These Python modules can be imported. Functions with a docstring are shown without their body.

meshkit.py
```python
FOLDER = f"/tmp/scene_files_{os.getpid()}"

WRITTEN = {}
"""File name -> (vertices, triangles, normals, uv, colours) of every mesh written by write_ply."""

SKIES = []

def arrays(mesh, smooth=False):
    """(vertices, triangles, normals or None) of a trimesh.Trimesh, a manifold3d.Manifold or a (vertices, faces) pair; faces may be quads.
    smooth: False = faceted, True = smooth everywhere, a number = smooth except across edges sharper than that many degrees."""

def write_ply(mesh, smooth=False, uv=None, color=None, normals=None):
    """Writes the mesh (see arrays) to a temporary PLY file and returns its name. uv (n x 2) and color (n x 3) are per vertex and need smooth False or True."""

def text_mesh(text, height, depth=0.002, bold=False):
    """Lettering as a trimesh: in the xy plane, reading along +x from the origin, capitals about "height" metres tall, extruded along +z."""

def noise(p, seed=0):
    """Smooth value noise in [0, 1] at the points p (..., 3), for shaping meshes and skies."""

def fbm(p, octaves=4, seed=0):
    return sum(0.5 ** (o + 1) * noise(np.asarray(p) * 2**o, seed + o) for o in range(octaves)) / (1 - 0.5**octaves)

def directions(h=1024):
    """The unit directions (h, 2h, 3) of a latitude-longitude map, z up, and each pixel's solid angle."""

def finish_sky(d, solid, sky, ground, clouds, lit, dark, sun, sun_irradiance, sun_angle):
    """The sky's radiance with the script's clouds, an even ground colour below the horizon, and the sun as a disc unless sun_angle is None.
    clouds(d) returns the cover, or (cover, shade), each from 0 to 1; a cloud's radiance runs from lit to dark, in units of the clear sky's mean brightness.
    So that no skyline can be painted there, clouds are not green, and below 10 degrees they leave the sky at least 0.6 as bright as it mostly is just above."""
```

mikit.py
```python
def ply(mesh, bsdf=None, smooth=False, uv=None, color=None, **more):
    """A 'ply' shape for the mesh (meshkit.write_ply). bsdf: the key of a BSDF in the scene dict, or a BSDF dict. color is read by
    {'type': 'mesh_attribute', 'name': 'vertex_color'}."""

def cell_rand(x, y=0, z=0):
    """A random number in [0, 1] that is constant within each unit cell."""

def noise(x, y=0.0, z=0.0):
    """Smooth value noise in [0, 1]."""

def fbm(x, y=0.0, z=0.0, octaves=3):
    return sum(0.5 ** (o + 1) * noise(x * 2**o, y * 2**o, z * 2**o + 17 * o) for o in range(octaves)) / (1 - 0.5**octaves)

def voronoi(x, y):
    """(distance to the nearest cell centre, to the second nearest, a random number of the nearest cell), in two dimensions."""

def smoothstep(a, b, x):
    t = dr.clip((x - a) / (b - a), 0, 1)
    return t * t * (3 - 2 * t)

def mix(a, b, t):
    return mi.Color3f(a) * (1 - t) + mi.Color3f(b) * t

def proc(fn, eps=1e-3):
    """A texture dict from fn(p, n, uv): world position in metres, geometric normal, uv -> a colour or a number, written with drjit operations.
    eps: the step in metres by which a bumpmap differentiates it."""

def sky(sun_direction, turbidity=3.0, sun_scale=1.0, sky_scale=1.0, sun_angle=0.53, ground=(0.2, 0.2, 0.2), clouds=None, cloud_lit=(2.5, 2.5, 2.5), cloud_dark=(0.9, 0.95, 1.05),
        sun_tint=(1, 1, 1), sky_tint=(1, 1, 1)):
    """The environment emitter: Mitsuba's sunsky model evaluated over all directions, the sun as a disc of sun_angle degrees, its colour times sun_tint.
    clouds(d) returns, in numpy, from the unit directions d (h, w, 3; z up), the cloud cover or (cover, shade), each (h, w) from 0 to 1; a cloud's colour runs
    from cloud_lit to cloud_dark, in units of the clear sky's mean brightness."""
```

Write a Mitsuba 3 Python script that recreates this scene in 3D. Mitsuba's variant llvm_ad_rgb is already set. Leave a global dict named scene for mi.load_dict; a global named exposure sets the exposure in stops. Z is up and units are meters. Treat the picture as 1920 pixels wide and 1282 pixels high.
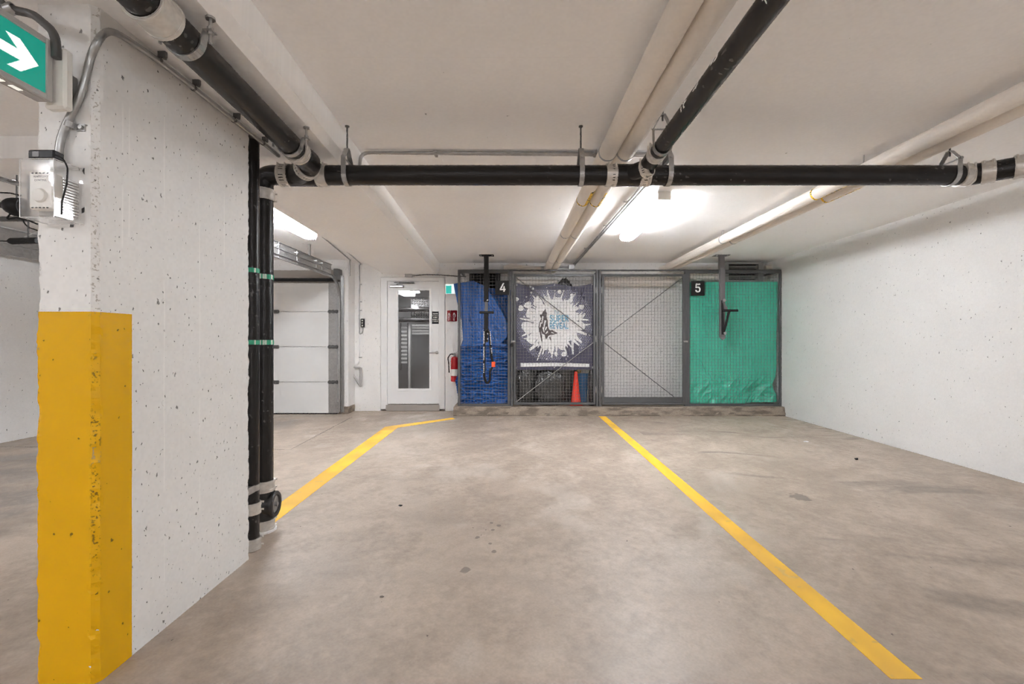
import math, random
import numpy as np, trimesh, drjit as dr, mitsuba as mi, mikit, meshkit
from mikit import noise, fbm, voronoi, smoothstep, mix, cell_rand, proc
from shapely.geometry import Polygon, Point, LineString, box as sbox
from shapely.ops import unary_union
from shapely import affinity

T = mi.ScalarTransform4f
scene, labels = {}, {}
rng = np.random.default_rng(7)
random.seed(7)

# ------------------------------------------------------------------ camera, light level
F, CX, CY, CAMZ = 853.0, 960.0, 641.0, 1.2
scene['camera'] = {'type': 'perspective', 'fov_axis': 'x', 'fov': 2 * math.degrees(math.atan(960 / F)), 'near_clip': 0.05, 'far_clip': 60.0,
                   'to_world': T().look_at(origin=[0, 0, CAMZ], target=[0, 1, CAMZ], up=[0, 0, 1])}
exposure = 3.08
LAMP = [9.5, 9.8, 10.25]          # radiance of the tube lamps' diffusers
LAMPS = [(-2.42, 4.30, 5.52, 2.49), (1.40, 4.22, 5.62, 2.49),                                        # the two in view
         (-0.62, -2.9, -2.2, 2.30), (1.55, -2.0, -1.1, 2.15), (-2.6, -5.0, -4.2, 2.20), (-3.6, -1.2, -0.6, 2.49)]   # unseen lamps added for fill light on ceiling and walls

# ------------------------------------------------------------------ helpers
def P(px, py, Y):
    """The place at distance Y along the garage that is measured at a pixel of the photograph."""
    return np.array([(px - CX) / F * Y, Y, CAMZ + (CY - py) / F * Y])

def add(key, mesh, mat, smooth=False, label=None, cat=None, group=None, kind=None, **more):
    base, n = key, 0
    while key in scene:
        n += 1
        key = '%s_%03d' % (base, n)
    if isinstance(mesh, (list, tuple)) and isinstance(mesh[0], trimesh.Trimesh):
        mesh = trimesh.util.concatenate(mesh)
    scene[key] = mikit.ply(mesh, 'mat_' + mat, smooth=smooth, **more)
    say(key, label, cat, group, kind)
    return key

def say(key, label=None, cat=None, group=None, kind=None):
    d = {k: v for k, v in (('label', label), ('category', cat), ('group', group), ('kind', kind)) if v}
    if d:
        labels.setdefault(key, {}).update(d)

def thing(name, label, cat, group=None, kind=None):
    key, n = name, 0
    while key in labels or key in scene:
        n += 1
        key = '%s_%03d' % (name, n)
    say(key, label, cat, group, kind)
    return key

def orient(m):
    if m.volume < 0:
        m.invert()
    return m

def box(x0, x1, y0, y1, z0, z1, bev=0.0):
    x0, x1 = min(x0, x1), max(x0, x1); y0, y1 = min(y0, y1), max(y0, y1); z0, z1 = min(z0, z1), max(z0, z1)
    if bev <= 0:
        m = trimesh.creation.box((x1 - x0, y1 - y0, z1 - z0))
        m.apply_translation(((x0 + x1) / 2, (y0 + y1) / 2, (z0 + z1) / 2))
        return m
    h = np.array([x1 - x0, y1 - y0, z1 - z0]) / 2
    b = min(bev, *(h * 0.45))
    pts = []
    for s in np.ndindex(2, 2, 2):
        s = np.array(s) * 2 - 1
        for k in range(3):
            q = h - b
            q[k] = h[k]
            pts.append(s * q)
    m = trimesh.convex.convex_hull(np.array(pts))
    m.apply_translation(((x0 + x1) / 2, (y0 + y1) / 2, (z0 + z1) / 2))
    return m

def frame_of(d):
    d = np.asarray(d, float) / np.linalg.norm(d)
    a = np.cross(d, [0, 0, 1.0] if abs(d[2]) < 0.9 else [1.0, 0, 0])
    a /= np.linalg.norm(a)
    return a, np.cross(d, a), d

def tube(pts, r, n=14):
    p = np.asarray(pts, float)
    t = np.gradient(p, axis=0)
    t /= np.linalg.norm(t, axis=1, keepdims=True)
    a, b, _ = frame_of(t[0])
    rr = np.broadcast_to(r, (len(p),))
    ang = np.arange(n) * 2 * np.pi / n
    V = []
    for i in range(len(p)):
        a = a - t[i] * (a @ t[i])
        a /= np.linalg.norm(a)
        b = np.cross(t[i], a)
        V.append(p[i] + rr[i] * (np.cos(ang)[:, None] * a + np.sin(ang)[:, None] * b))
    V = np.vstack(V + [p[:1], p[-1:]])
    Fc = []
    for i in range(len(p) - 1):
        for j in range(n):
            k = (j + 1) % n
            Fc += [[i * n + j, i * n + k, (i + 1) * n + k], [i * n + j, (i + 1) * n + k, (i + 1) * n + j]]
    e, o = len(p) * n, (len(p) - 1) * n
    for j in range(n):
        k = (j + 1) % n
        Fc += [[e, k, j], [e + 1, o + j, o + k]]
    return orient(trimesh.Trimesh(V, Fc, process=False))

def fillet(pts, rad, k=6):
    pts = [np.asarray(p, float) for p in pts]
    out = [pts[0]]
    for i in range(1, len(pts) - 1):
        u, v = pts[i - 1] - pts[i], pts[i + 1] - pts[i]
        lu, lv = np.linalg.norm(u), np.linalg.norm(v)
        c = np.clip((u @ v) / lu / lv, -1, 1)
        half = math.acos(c) / 2
        if half > 1.55:
            out.append(pts[i]); continue
        d = min(rad / math.tan(half), 0.48 * lu, 0.48 * lv)
        A, B = pts[i] + u / lu * d, pts[i] + v / lv * d
        for s in np.linspace(0, 1, k):
            out.append((1 - s) ** 2 * A + 2 * s * (1 - s) * pts[i] + s ** 2 * B)
    out.append(pts[-1])
    return np.array(out)

def cyl(p0, p1, r, n=20):
    p0, p1 = np.asarray(p0, float), np.asarray(p1, float)
    return tube([p0, p0 + (p1 - p0) * 0.5, p1], r, n)

def lathe(prof, c, d, n=28, loop=True):
    """Turns the profile [(radius, along)] about the axis d through c; loop joins its end to its start."""
    a, b, d = frame_of(d)
    c = np.asarray(c, float)
    ang = np.arange(n) * 2 * np.pi / n
    V = np.vstack([c + d * t + max(r, 1e-5) * (np.cos(ang)[:, None] * a + np.sin(ang)[:, None] * b) for r, t in prof])
    m, Fc = len(prof), []
    for i in range(m if loop else m - 1):
        i2 = (i + 1) % m
        for j in range(n):
            k = (j + 1) % n
            Fc += [[i * n + j, i * n + k, i2 * n + k], [i * n + j, i2 * n + k, i2 * n + j]]
    return orient(trimesh.Trimesh(V, Fc, process=False))

def coupling(c, d, r, L=0.058):
    """Shielded steel coupling: a sleeve with two raised clamp bands and their screw housings."""
    h = L / 2
    R = r + 0.004
    prof = [(r - 0.002, -h - .004), (R, -h - .004), (R, -h), (R + .003, -h), (R + .003, -h + .014), (R, -h + .014), (R, h - .014), (R + .003, h - .014), (R + .003, h), (R, h), (R, h + .004), (r - 0.002, h + .004)]
    ms = [lathe(prof, c, d, 30)]
    a, b, d = frame_of(d)
    for s in (-1, 1):
        q = np.asarray(c) + d * s * (h - .007) + (a * .75 - b * .66) * (R + .006)
        ms.append(cyl(q - b * .012, q + b * .012, .006, 8))
    return trimesh.util.concatenate(ms)

def place_mesh(m, X, Z=(0, 0, 1), o=(0, 0, 0)):
    """Moves a mesh drawn in its own x-y plane (z up out of it) so that x runs along X, its front along Z, and its origin to o."""
    X, Z = np.asarray(X, float), np.asarray(Z, float)
    M = np.eye(4)
    M[:3, 0], M[:3, 1], M[:3, 2], M[:3, 3] = X, np.cross(Z, X), Z, o
    m = m.copy(); m.apply_transform(M)
    return m

def flat(poly, depth):
    gs = [g for g in getattr(poly, 'geoms', [poly]) if g.geom_type == 'Polygon' and g.area > 1e-9]
    return trimesh.util.concatenate([trimesh.creation.extrude_polygon(g, depth, engine='earcut') for g in gs])

def loft(poly0, poly1):
    """A prism between two matching closed outlines (n x 3 each, convex)."""
    n = len(poly0)
    V = np.vstack([poly0, poly1])
    Fc = []
    for j in range(n):
        k = (j + 1) % n
        Fc += [[j, k, n + k], [j, n + k, n + j]]
    for j in range(1, n - 1):
        Fc += [[0, j + 1, j], [n, n + j, n + j + 1]]
    return orient(trimesh.Trimesh(V, Fc, process=False))

FRONT = dict(X=(1, 0, 0), Z=(0, -1, 0))     # drawings on faces that look towards the camera

# ------------------------------------------------------------------ materials
def mat(key, **k):
    k.pop('two', None)
    bump = k.pop('bump', None)
    b = {'type': 'principled', 'base_color': k.pop('c')}
    if not isinstance(b['base_color'], dict):
        b['base_color'] = {'type': 'rgb', 'value': list(b['base_color'])}
    b.update(k)
    if bump:
        b = {'type': 'bumpmap', 'arbitrary': bump[0], 'scale': bump[1], 'bsdf': b}
    b = {'type': 'twosided', 'bsdf': b}
    scene['mat_' + key] = b

def face_uv(p, n):
    u = dr.select(dr.abs(n.x) > 0.5, p.y, p.x)
    v = dr.select(dr.abs(n.z) > 0.5, p.y, p.z)
    return u, v

def specks(u, v, scale, share, size):
    """Ragged blots of uneven size, clustered: shade inside pits, painted as dark colour."""
    w = fbm(u * 260, v * 210, 0.0, 2)
    u2 = u + 0.006 * (noise(u * 55, v * 55) - 0.5)
    d, _, r = voronoi(u2 * scale * 1.25, v * scale * 0.9)
    k = cell_rand(r * 9973, 3, 1)
    rad = size * (0.12 + 0.88 * k * k * k)
    return (1 - smoothstep(rad * 0.75, rad, d + (w - 0.5) * 2.0 * rad)) * dr.select(r < share * (0.45 + 1.1 * fbm(u * 1.7, v * 1.3, 5.0, 2)), 1.0, 0.0)

def painted_fn(base, dense, seams=()):
    def fn(p, n, uv):
        u, v = face_uv(p, n)
        mottled = 0.94 + 0.10 * fbm(u * 2.3, v * 2.3 + 9, p.x, 3)
        c = mi.Color3f(base) * mottled * (0.975 + 0.05 * noise(u * 90, v * 90))
        s = specks(u, v, 10.0, 0.75 * dense, 0.065)
        s = dr.maximum(s, specks(u + 3.7, v + 1.3, 26.0, 0.7 * dense, 0.11))
        s = dr.maximum(s, specks(u + 1.1, v + 7.3, 5.0, 0.35 * dense, 0.055))
        c = mix(c, (0.10, 0.095, 0.09), s * 0.85)  # dark inside of the pits put into the paint colour
        for q, lo, hi in seams:   # fins of the formwork boards, rubbed
            line = (1 - smoothstep(0.002, 0.004, dr.abs(u - q + 0.003 * (noise(v * 9, q) - 0.5)))) * dr.select((v > lo) & (v < hi), 1.0, 0.0)
            c = mix(c, (0.90, 0.89, 0.87), line * 0.45 * smoothstep(0.3, 0.6, noise(v * 6, q * 7)))
        return c
    return fn
def painted(*a): return proc(painted_fn(*a))

def rough_paint(p, n, uv):
    u, v = face_uv(p, n)
    return fbm(u * 30, v * 30, 0.0, 3) + 0.25 * noise(u * 200, v * 200)

PB = proc(rough_paint)
mat('wall_paint', c=painted((0.79, 0.785, 0.775), 0.5), roughness=0.6, specular=0.35, bump=(PB, 0.0025))
mat('back_paint', c=painted((0.83, 0.82, 0.805), 0.9), roughness=0.6, specular=0.35, bump=(PB, 0.003))

def ceiling_fn(p, n, uv):
    c = mi.Color3f(0.86, 0.85, 0.84) * (0.95 + 0.09 * fbm(p.x * 1.3, p.y * 1.3, p.z, 3)) * (0.98 + 0.04 * noise(p.x * 80, p.y * 80))
    s = specks(p.x + p.z, p.y, 3.5, 0.3, 0.03)
    seam = 1 - smoothstep(0.002, 0.005, dr.abs(p.y - 4.62))
    seam = dr.maximum(seam, 1 - smoothstep(0.002, 0.005, dr.abs(p.y - 2.2)))
    return mix(mix(c, (0.16, 0.15, 0.14), s * 0.8), (0.84, 0.82, 0.80), seam * 0.4)
mat('ceiling_paint', c=proc(ceiling_fn), roughness=0.6, specular=0.3, bump=(PB, 0.0015))

DROPS = [(922, 980, 4), (935, 985, 4), (924, 993, 3.5), (895, 1007, 5), (902, 1003, 2), (919, 1019, 4), (926, 1034, 5), (872, 1069, 10), (911, 993, 1.5), (887, 989, 1.8), (1500, 932, 18)]
DROPS = [((px - CX) / F * (CAMZ * F / (py - CY)), CAMZ * F / (py - CY), r / F * (CAMZ * F / (py - CY))) for px, py, r in DROPS]
def floor_fn(p, n, uv):
    x, y = p.x, p.y
    wx, wy = x + 0.35 * (fbm(x * 1.1, y * 1.1, 3.0, 2) - 0.5), y + 0.35 * (fbm(x * 1.1, y * 1.1, 8.0, 2) - 0.5)
    big = fbm(wx * 1.5, wy * 0.75, 0.0, 4)
    mid = fbm(wx * 6.0, wy * 3.4, 5.0, 5)
    sweep = fbm((x * 0.8 + y * 0.6) * 1.2, (y * 0.8 - x * 0.6) * 6.5 + 2.0 * big, 2.0, 4)
    fine = fbm(x * 28, y * 28, 3.0, 3)
    grain = fbm(x * 120, y * 120, 1.0, 2)
    c = mix((0.295, 0.240, 0.195), (0.405, 0.335, 0.278), smoothstep(0.32, 0.68, 0.34 * big + 0.30 * mid + 0.22 * sweep + 0.14 * fine))
    c = mix(c, (0.455, 0.402, 0.355), 0.45 * smoothstep(0.58, 0.74, 0.6 * fbm(wx * 2.2 + 7, wy * 1.7 + 3, 4.0, 4) + 0.4 * mid))          # cement dust left in patches
    c = mix(c, (0.200, 0.162, 0.133), 0.30 * smoothstep(0.56, 0.76, 0.6 * fbm(wx * 2.3 + 17, wy * 1.3 + 5, 6.0, 4) + 0.25 * mid + 0.15 * fine))     # oil-dark patches
    c = mix(c, (0.150, 0.125, 0.105), 0.55 * smoothstep(0.56, 0.76, 0.75 * fbm(x * 0.9 + 1, wy * 5.0 + 0.6 * x, 9.0, 4) + 0.25 * mid) * dr.select(x > 1.7, 1.0, 0.25))   # tyre smears of the right-hand bay
    c = mix(c, (0.170, 0.158, 0.150), 0.62 * smoothstep(0.30, 0.62, 0.6 * fbm(x * 0.7, y * 3.2 - 0.8 * x, 12.0, 4) + 0.4 * mid) * (1 - smoothstep(-3.6, -2.9, x + 0.5 * (big - 0.5))))   # tyre dirt of the drive lane left of the pillar
    c *= 0.86 + 0.16 * grain + 0.12 * fine
    c = mix(c, (0.12, 0.10, 0.085), 0.8 * specks(x, y, 4.0, 0.35, 0.028))
    wob = 1 + 0.7 * (noise(x * 40, y * 40) - 0.5)
    for qx, qy, r in DROPS:
        d = dr.sqrt(dr.square(x - qx) + dr.square((y - qy) * 0.8))
        c = mix(c, (0.15, 0.125, 0.105), 0.7 * (1 - smoothstep(r * 0.75, r * 1.05, d * wob)))
    return c
mat('floor_concrete', c=proc(floor_fn), roughness=proc(lambda p, n, uv: 0.38 + 0.25 * fbm(p.x * 2, p.y * 2, 0.0, 3)), specular=0.45,
    bump=(proc(lambda p, n, uv: fbm(p.x * 14, p.y * 14, 0.0, 4) + 0.15 * noise(p.x * 160, p.y * 160)), 0.002))

def bare_fn(p, n, uv):
    u, v = face_uv(p, n)
    g = fbm(u * 6, v * 18, 2.0, 4)
    return mix((0.165, 0.135, 0.108), (0.31, 0.26, 0.213), smoothstep(0.3, 0.7, g)) * (0.85 + 0.3 * noise(u * 120, v * 120))
mat('bare_concrete', c=proc(bare_fn), roughness=0.85, specular=0.2, bump=(PB, 0.006))

PILLAR_BASE = painted_fn((0.78, 0.775, 0.765), 1.3, ((1.903, .2, 2.15), (1.70, 1.55, 2.2), (1.73, 1.6, 2.2), (2.12, .3, 2.0), (2.30, 1.5, 1.95)))
def corner_wear(p):
    """Knocked spots along the two front corners of the pillar (x = -1.455 and -1.672, y = 1.59)."""
    dx = dr.minimum(dr.abs(p.x + 1.458), dr.abs(p.x + 1.669))
    near = 1 - smoothstep(0.008, 0.022, dr.maximum(dx, dr.abs(p.y - 1.593)))
    return near * smoothstep(0.60, 0.66, fbm(p.x * 150 + 3, p.z * 170, p.y * 150, 3)) * smoothstep(0.40, 0.7, noise(p.z * 9, p.x * 9))
def pillar_fn(p, n, uv):
    return mix(PILLAR_BASE(p, n, uv), (0.33, 0.30, 0.26), 0.75 * corner_wear(p))
def yellow_fn(p, n, uv):
    u, v = face_uv(p, n)
    c = mi.Color3f(0.70, 0.385, 0.005) * (0.93 + 0.10 * fbm(u * 6, v * 6, p.x, 3))
    w = corner_wear(p)
    c = mix(c, (0.16, 0.085, 0.012), 0.85 * w)
    c = mix(c, (0.36, 0.34, 0.32), w * smoothstep(0.80, 0.86, noise(p.z * 23, 4.0)))
    c = mix(c, (0.10, 0.06, 0.01), 0.8 * dr.maximum(specks(u, v, 9.0, 0.45, 0.07), specks(u + 5, v, 20.0, 0.25, 0.09)))
    return c
mat('pillar_paint', c=proc(pillar_fn), roughness=0.55, specular=0.4, bump=(PB, 0.003))
mat('yellow_paint', c=proc(yellow_fn), roughness=0.45, specular=0.22, bump=(PB, 0.003))
def line_fn(p, n, uv):
    w = fbm(p.x * 22, p.y * 22, 0.0, 3)
    c = mix((0.86, 0.52, 0.045), (0.72, 0.42, 0.06), smoothstep(0.45, 0.7, fbm(p.x * 3, p.y * 2, 4.0, 3)))
    return mix(c, (0.45, 0.36, 0.24), 0.35 * smoothstep(0.70, 0.80, w))
mat('line_paint', c=proc(line_fn), roughness=0.5, specular=0.35)

def pipe_fn(p, n, uv):
    s = smoothstep(0.78, 0.82, noise(p.x * 60 + p.z * 20, p.y * 60, p.z * 60)) * smoothstep(0.5, 0.7, fbm(p.x * 5, p.y * 5, p.z * 5, 2))
    c = mix((0.006, 0.0058, 0.0058), (0.015, 0.0135, 0.013), fbm(p.x * 12, p.y * 12, p.z * 12, 3))
    return mix(c, (0.22, 0.21, 0.20), s * 0.3)
mat('black_iron', c=proc(pipe_fn), roughness=0.2, specular=0.3, bump=(proc(lambda p, n, uv: noise(p.x * 210, p.y * 210, p.z * 210) + fbm(p.x * 50, p.y * 50, p.z * 50, 2)), 0.0013))
mat('black_iron_dull', c=(0.016, 0.015, 0.015), roughness=0.42, specular=0.5)
mat('galvanised', c=proc(lambda p, n, uv: mix((0.30, 0.30, 0.30), (0.47, 0.465, 0.46), fbm(p.x * 40, p.y * 40, p.z * 40, 3))), metallic=0.85, roughness=0.32)
mat('band_steel', c=proc(lambda p, n, uv: mix((0.50, 0.47, 0.44), (0.70, 0.67, 0.63), fbm(p.x * 60, p.y * 60, p.z * 60, 2))), metallic=0.55, roughness=0.42)
mat('dark_steel', c=(0.12, 0.12, 0.12), metallic=0.6, roughness=0.45)
mat('cage_steel', c=(0.092, 0.094, 0.098), metallic=0.35, roughness=0.42)
mat('wire', c=(0.17, 0.165, 0.16), metallic=0.2, roughness=0.5)
mat('jacket', c=proc(lambda p, n, uv: mix((0.70, 0.645, 0.58), (0.79, 0.74, 0.685), fbm(p.x * 3, p.y * 1.5, p.z * 3, 3)) * (0.97 + 0.06 * noise(p.x * 90, p.y * 90, p.z * 90))), roughness=0.6, specular=0.3)
mat('white_steel', c=(0.80, 0.80, 0.80), roughness=0.4, specular=0.4)
mat('door_panel', c=(0.74, 0.745, 0.74), roughness=0.45, specular=0.4, bump=(proc(lambda p, n, uv: noise(p.x * 30, p.y * 30, p.z * 250)), 0.0006))
mat('white_plastic', c=(0.80, 0.78, 0.74), roughness=0.4, specular=0.45)
mat('grey_plastic', c=(0.42, 0.41, 0.40), roughness=0.45, specular=0.4)
mat('black_plastic', c=(0.008, 0.008, 0.0085), roughness=0.42, specular=0.3)
mat('black_paint', c=(0.010, 0.010, 0.0105), roughness=0.4, specular=0.3)
mat('print_white', c=(0.90, 0.90, 0.895), roughness=0.5, two=True)
mat('red_paint', c=(0.38, 0.012, 0.016), roughness=0.25, specular=0.5)
mat('red_sign', c=(0.23, 0.010, 0.015), roughness=0.4)
mat('orange', c=(0.85, 0.045, 0.018), roughness=0.35, specular=0.5)
mat('orange_rubber', c=(0.80, 0.10, 0.03), roughness=0.5)
mat('grey_metal_paint', c=(0.14, 0.135, 0.14), roughness=0.4, specular=0.45)
mat('vent_paint', c=(0.30, 0.295, 0.29), roughness=0.5)
mat('grey_brown_paint', c=(0.30, 0.27, 0.245), roughness=0.6)
mat('blue_bin', c=(0.012, 0.075, 0.17), roughness=0.4)
mat('joint', c=(0.16, 0.135, 0.115), roughness=0.9)
mat('green_tape', c=proc(lambda p, n, uv: mix((0.02, 0.30, 0.17), (0.55, 0.66, 0.58), dr.select(noise(p.x * 110, p.y * 110, 0) > 0.58, 1.0, 0.0))), roughness=0.5)
mat('blue_tarp', c=proc(lambda p, n, uv: mix((0.007, 0.060, 0.255), (0.018, 0.115, 0.40), fbm(p.x * 9, p.z * 9, p.y * 9, 3)) * (0.9 + 0.2 * noise(p.x * 260, p.z * 260))), roughness=0.34, specular=0.55, two=True)
mat('green_tarp', c=proc(lambda p, n, uv: mix((0.045, 0.47, 0.325), (0.070, 0.58, 0.41), fbm(p.x * 7, p.z * 7, p.y * 7, 3)) * (0.92 + 0.16 * noise(p.x * 260, p.z * 260))), roughness=0.34, specular=0.5, two=True)
mat('sign_green', c=(0.004, 0.20, 0.145), roughness=0.35)
mat('banner_navy', c=proc(lambda p, n, uv: mix((0.036, 0.034, 0.070), (0.060, 0.055, 0.105), fbm(p.x * 6, p.z * 6, 0.0, 3))), roughness=0.5, two=True)
mat('print_dots', c=(0.52, 0.53, 0.66), roughness=0.5, two=True)
mat('print_teal', c=(0.06, 0.32, 0.52), roughness=0.5, two=True)
mat('print_brown', c=(0.045, 0.028, 0.028), roughness=0.5, two=True)
mat('black_bag', c=(0.011, 0.011, 0.011), roughness=0.26, specular=0.9)
mat('marker', c=proc(lambda p, n, uv: mix((0.72, 0.46, 0.03), (0.02, 0.02, 0.02), dr.select(noise(p.x * 95, p.y * 60, p.z * 95) > 0.60, 1.0, 0.0))), roughness=0.5)
mat('vestibule_paint', c=(0.42, 0.42, 0.43), roughness=0.7)
mat('vestibule_floor', c=(0.20, 0.18, 0.155), roughness=0.55)
scene['mat_pane_glass'] = {'type': 'thindielectric', 'int_ior': 1.5}
def glow(rgb):
    return {'type': 'area', 'radiance': {'type': 'rgb', 'value': list(rgb)}}

# ------------------------------------------------------------------ the shell
HI, LO, YB, XL = 2.576, 2.38, 7.93, -6.07
def XR(y): return 4.345 + 0.0229 * (y - 3.89)
add('floor', box(-6.4, 5.0, -6.3, 8.4, -0.2, 0), 'floor_concrete', label='brown grey concrete garage floor with dust and stains', cat='floor', kind='structure')
# control joint: along the bay, then across towards the garage door
def strip(a, b, w, z0, z1):
    a, b = np.array(a), np.array(b)
    d = (b - a) / np.linalg.norm(b - a); nn = np.array([-d[1], d[0]]) * w / 2
    q = [a + nn, b + nn, b - nn, a - nn]
    return loft(np.array([[*k, z0] for k in q]), np.array([[*k, z1] for k in q]))
add('floor__joint', [strip((-2.56, 7.30), (-2.47, 5.07), .009, 0.0, .0012), strip((-2.47, 5.07), (-6.0, 5.22), .009, 0.0, .0012)], 'joint', kind='structure')
add('ceiling', box(-6.4, 5.0, -6.3, 8.4, HI, HI + .2), 'ceiling_paint', label='white painted concrete ceiling slab over both bays', cat='ceiling', kind='structure')
def beam_section(y):
    xr, xl = -1.05 - .0352 * (y - 1.83), -2.05 - .0352 * (y - 1.83)
    return np.array([[xr, y, HI], [xr - .005, y, LO + .045], [xr - .048, y, LO], [xl + .03, y, LO], [xl, y, LO + .03], [xl, y, HI]])
add('ceiling__drop_beam', loft(beam_section(-6.1), beam_section(YB)), 'ceiling_paint', kind='structure')
add('ceiling__cross_beam', box(XL, -2.15, 3.04, 3.34, HI - .15, HI), 'ceiling_paint', kind='structure')

wr = np.array([[XR(-6.2), -6.2], [XR(8.2), 8.2], [5.0, 8.2], [5.0, -6.2]])
add('wall_right', loft(np.c_[wr, np.zeros(4)], np.c_[wr, np.full(4, HI)]), 'wall_paint', label='long white painted concrete wall at right of the bays', cat='wall', kind='structure')
add('wall_left', box(XL - .2, XL, -6.2, 8.2, 0, HI), 'wall_paint', label='white concrete wall at far left behind the pillar', cat='wall', kind='structure')
add('wall_rear', box(-6.3, 5.0, -6.2, -6.0, 0, HI), 'wall_paint', label='white concrete wall behind the camera', cat='wall', kind='structure')
DX0, DX1, DZ1 = -2.29, -1.165, 2.33      # opening for the door and its frame
add('wall_back', [box(-2.74, DX0, YB, YB + .2, 0, HI), box(DX0, DX1, YB, YB + .2, DZ1, HI), box(DX1, 4.7, YB, YB + .2, 0, HI)], 'back_paint',
    label='pitted white concrete wall holding the glazed door and backing the cages', cat='wall', kind='structure')
add('wall_garage', [box(-2.93, -2.74, 7.62, YB + .2, .10, HI), box(-5.88, -2.93, 7.62, YB + .2, 2.16, HI), box(XL, -5.88, 7.62, YB + .2, 0, HI)], 'wall_paint',
    label='white wall around the overhead garage door', cat='wall', kind='structure')
add('wall_garage__plinth', box(-2.935, -2.735, 7.60, YB, 0, .12, .006), 'bare_concrete', kind='structure')
add('wall_garage__header_band', box(-5.9, -2.93, 7.575, 7.62, 2.19, 2.395), 'grey_brown_paint', kind='structure')  # grey-brown board across the wall above the garage door

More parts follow.
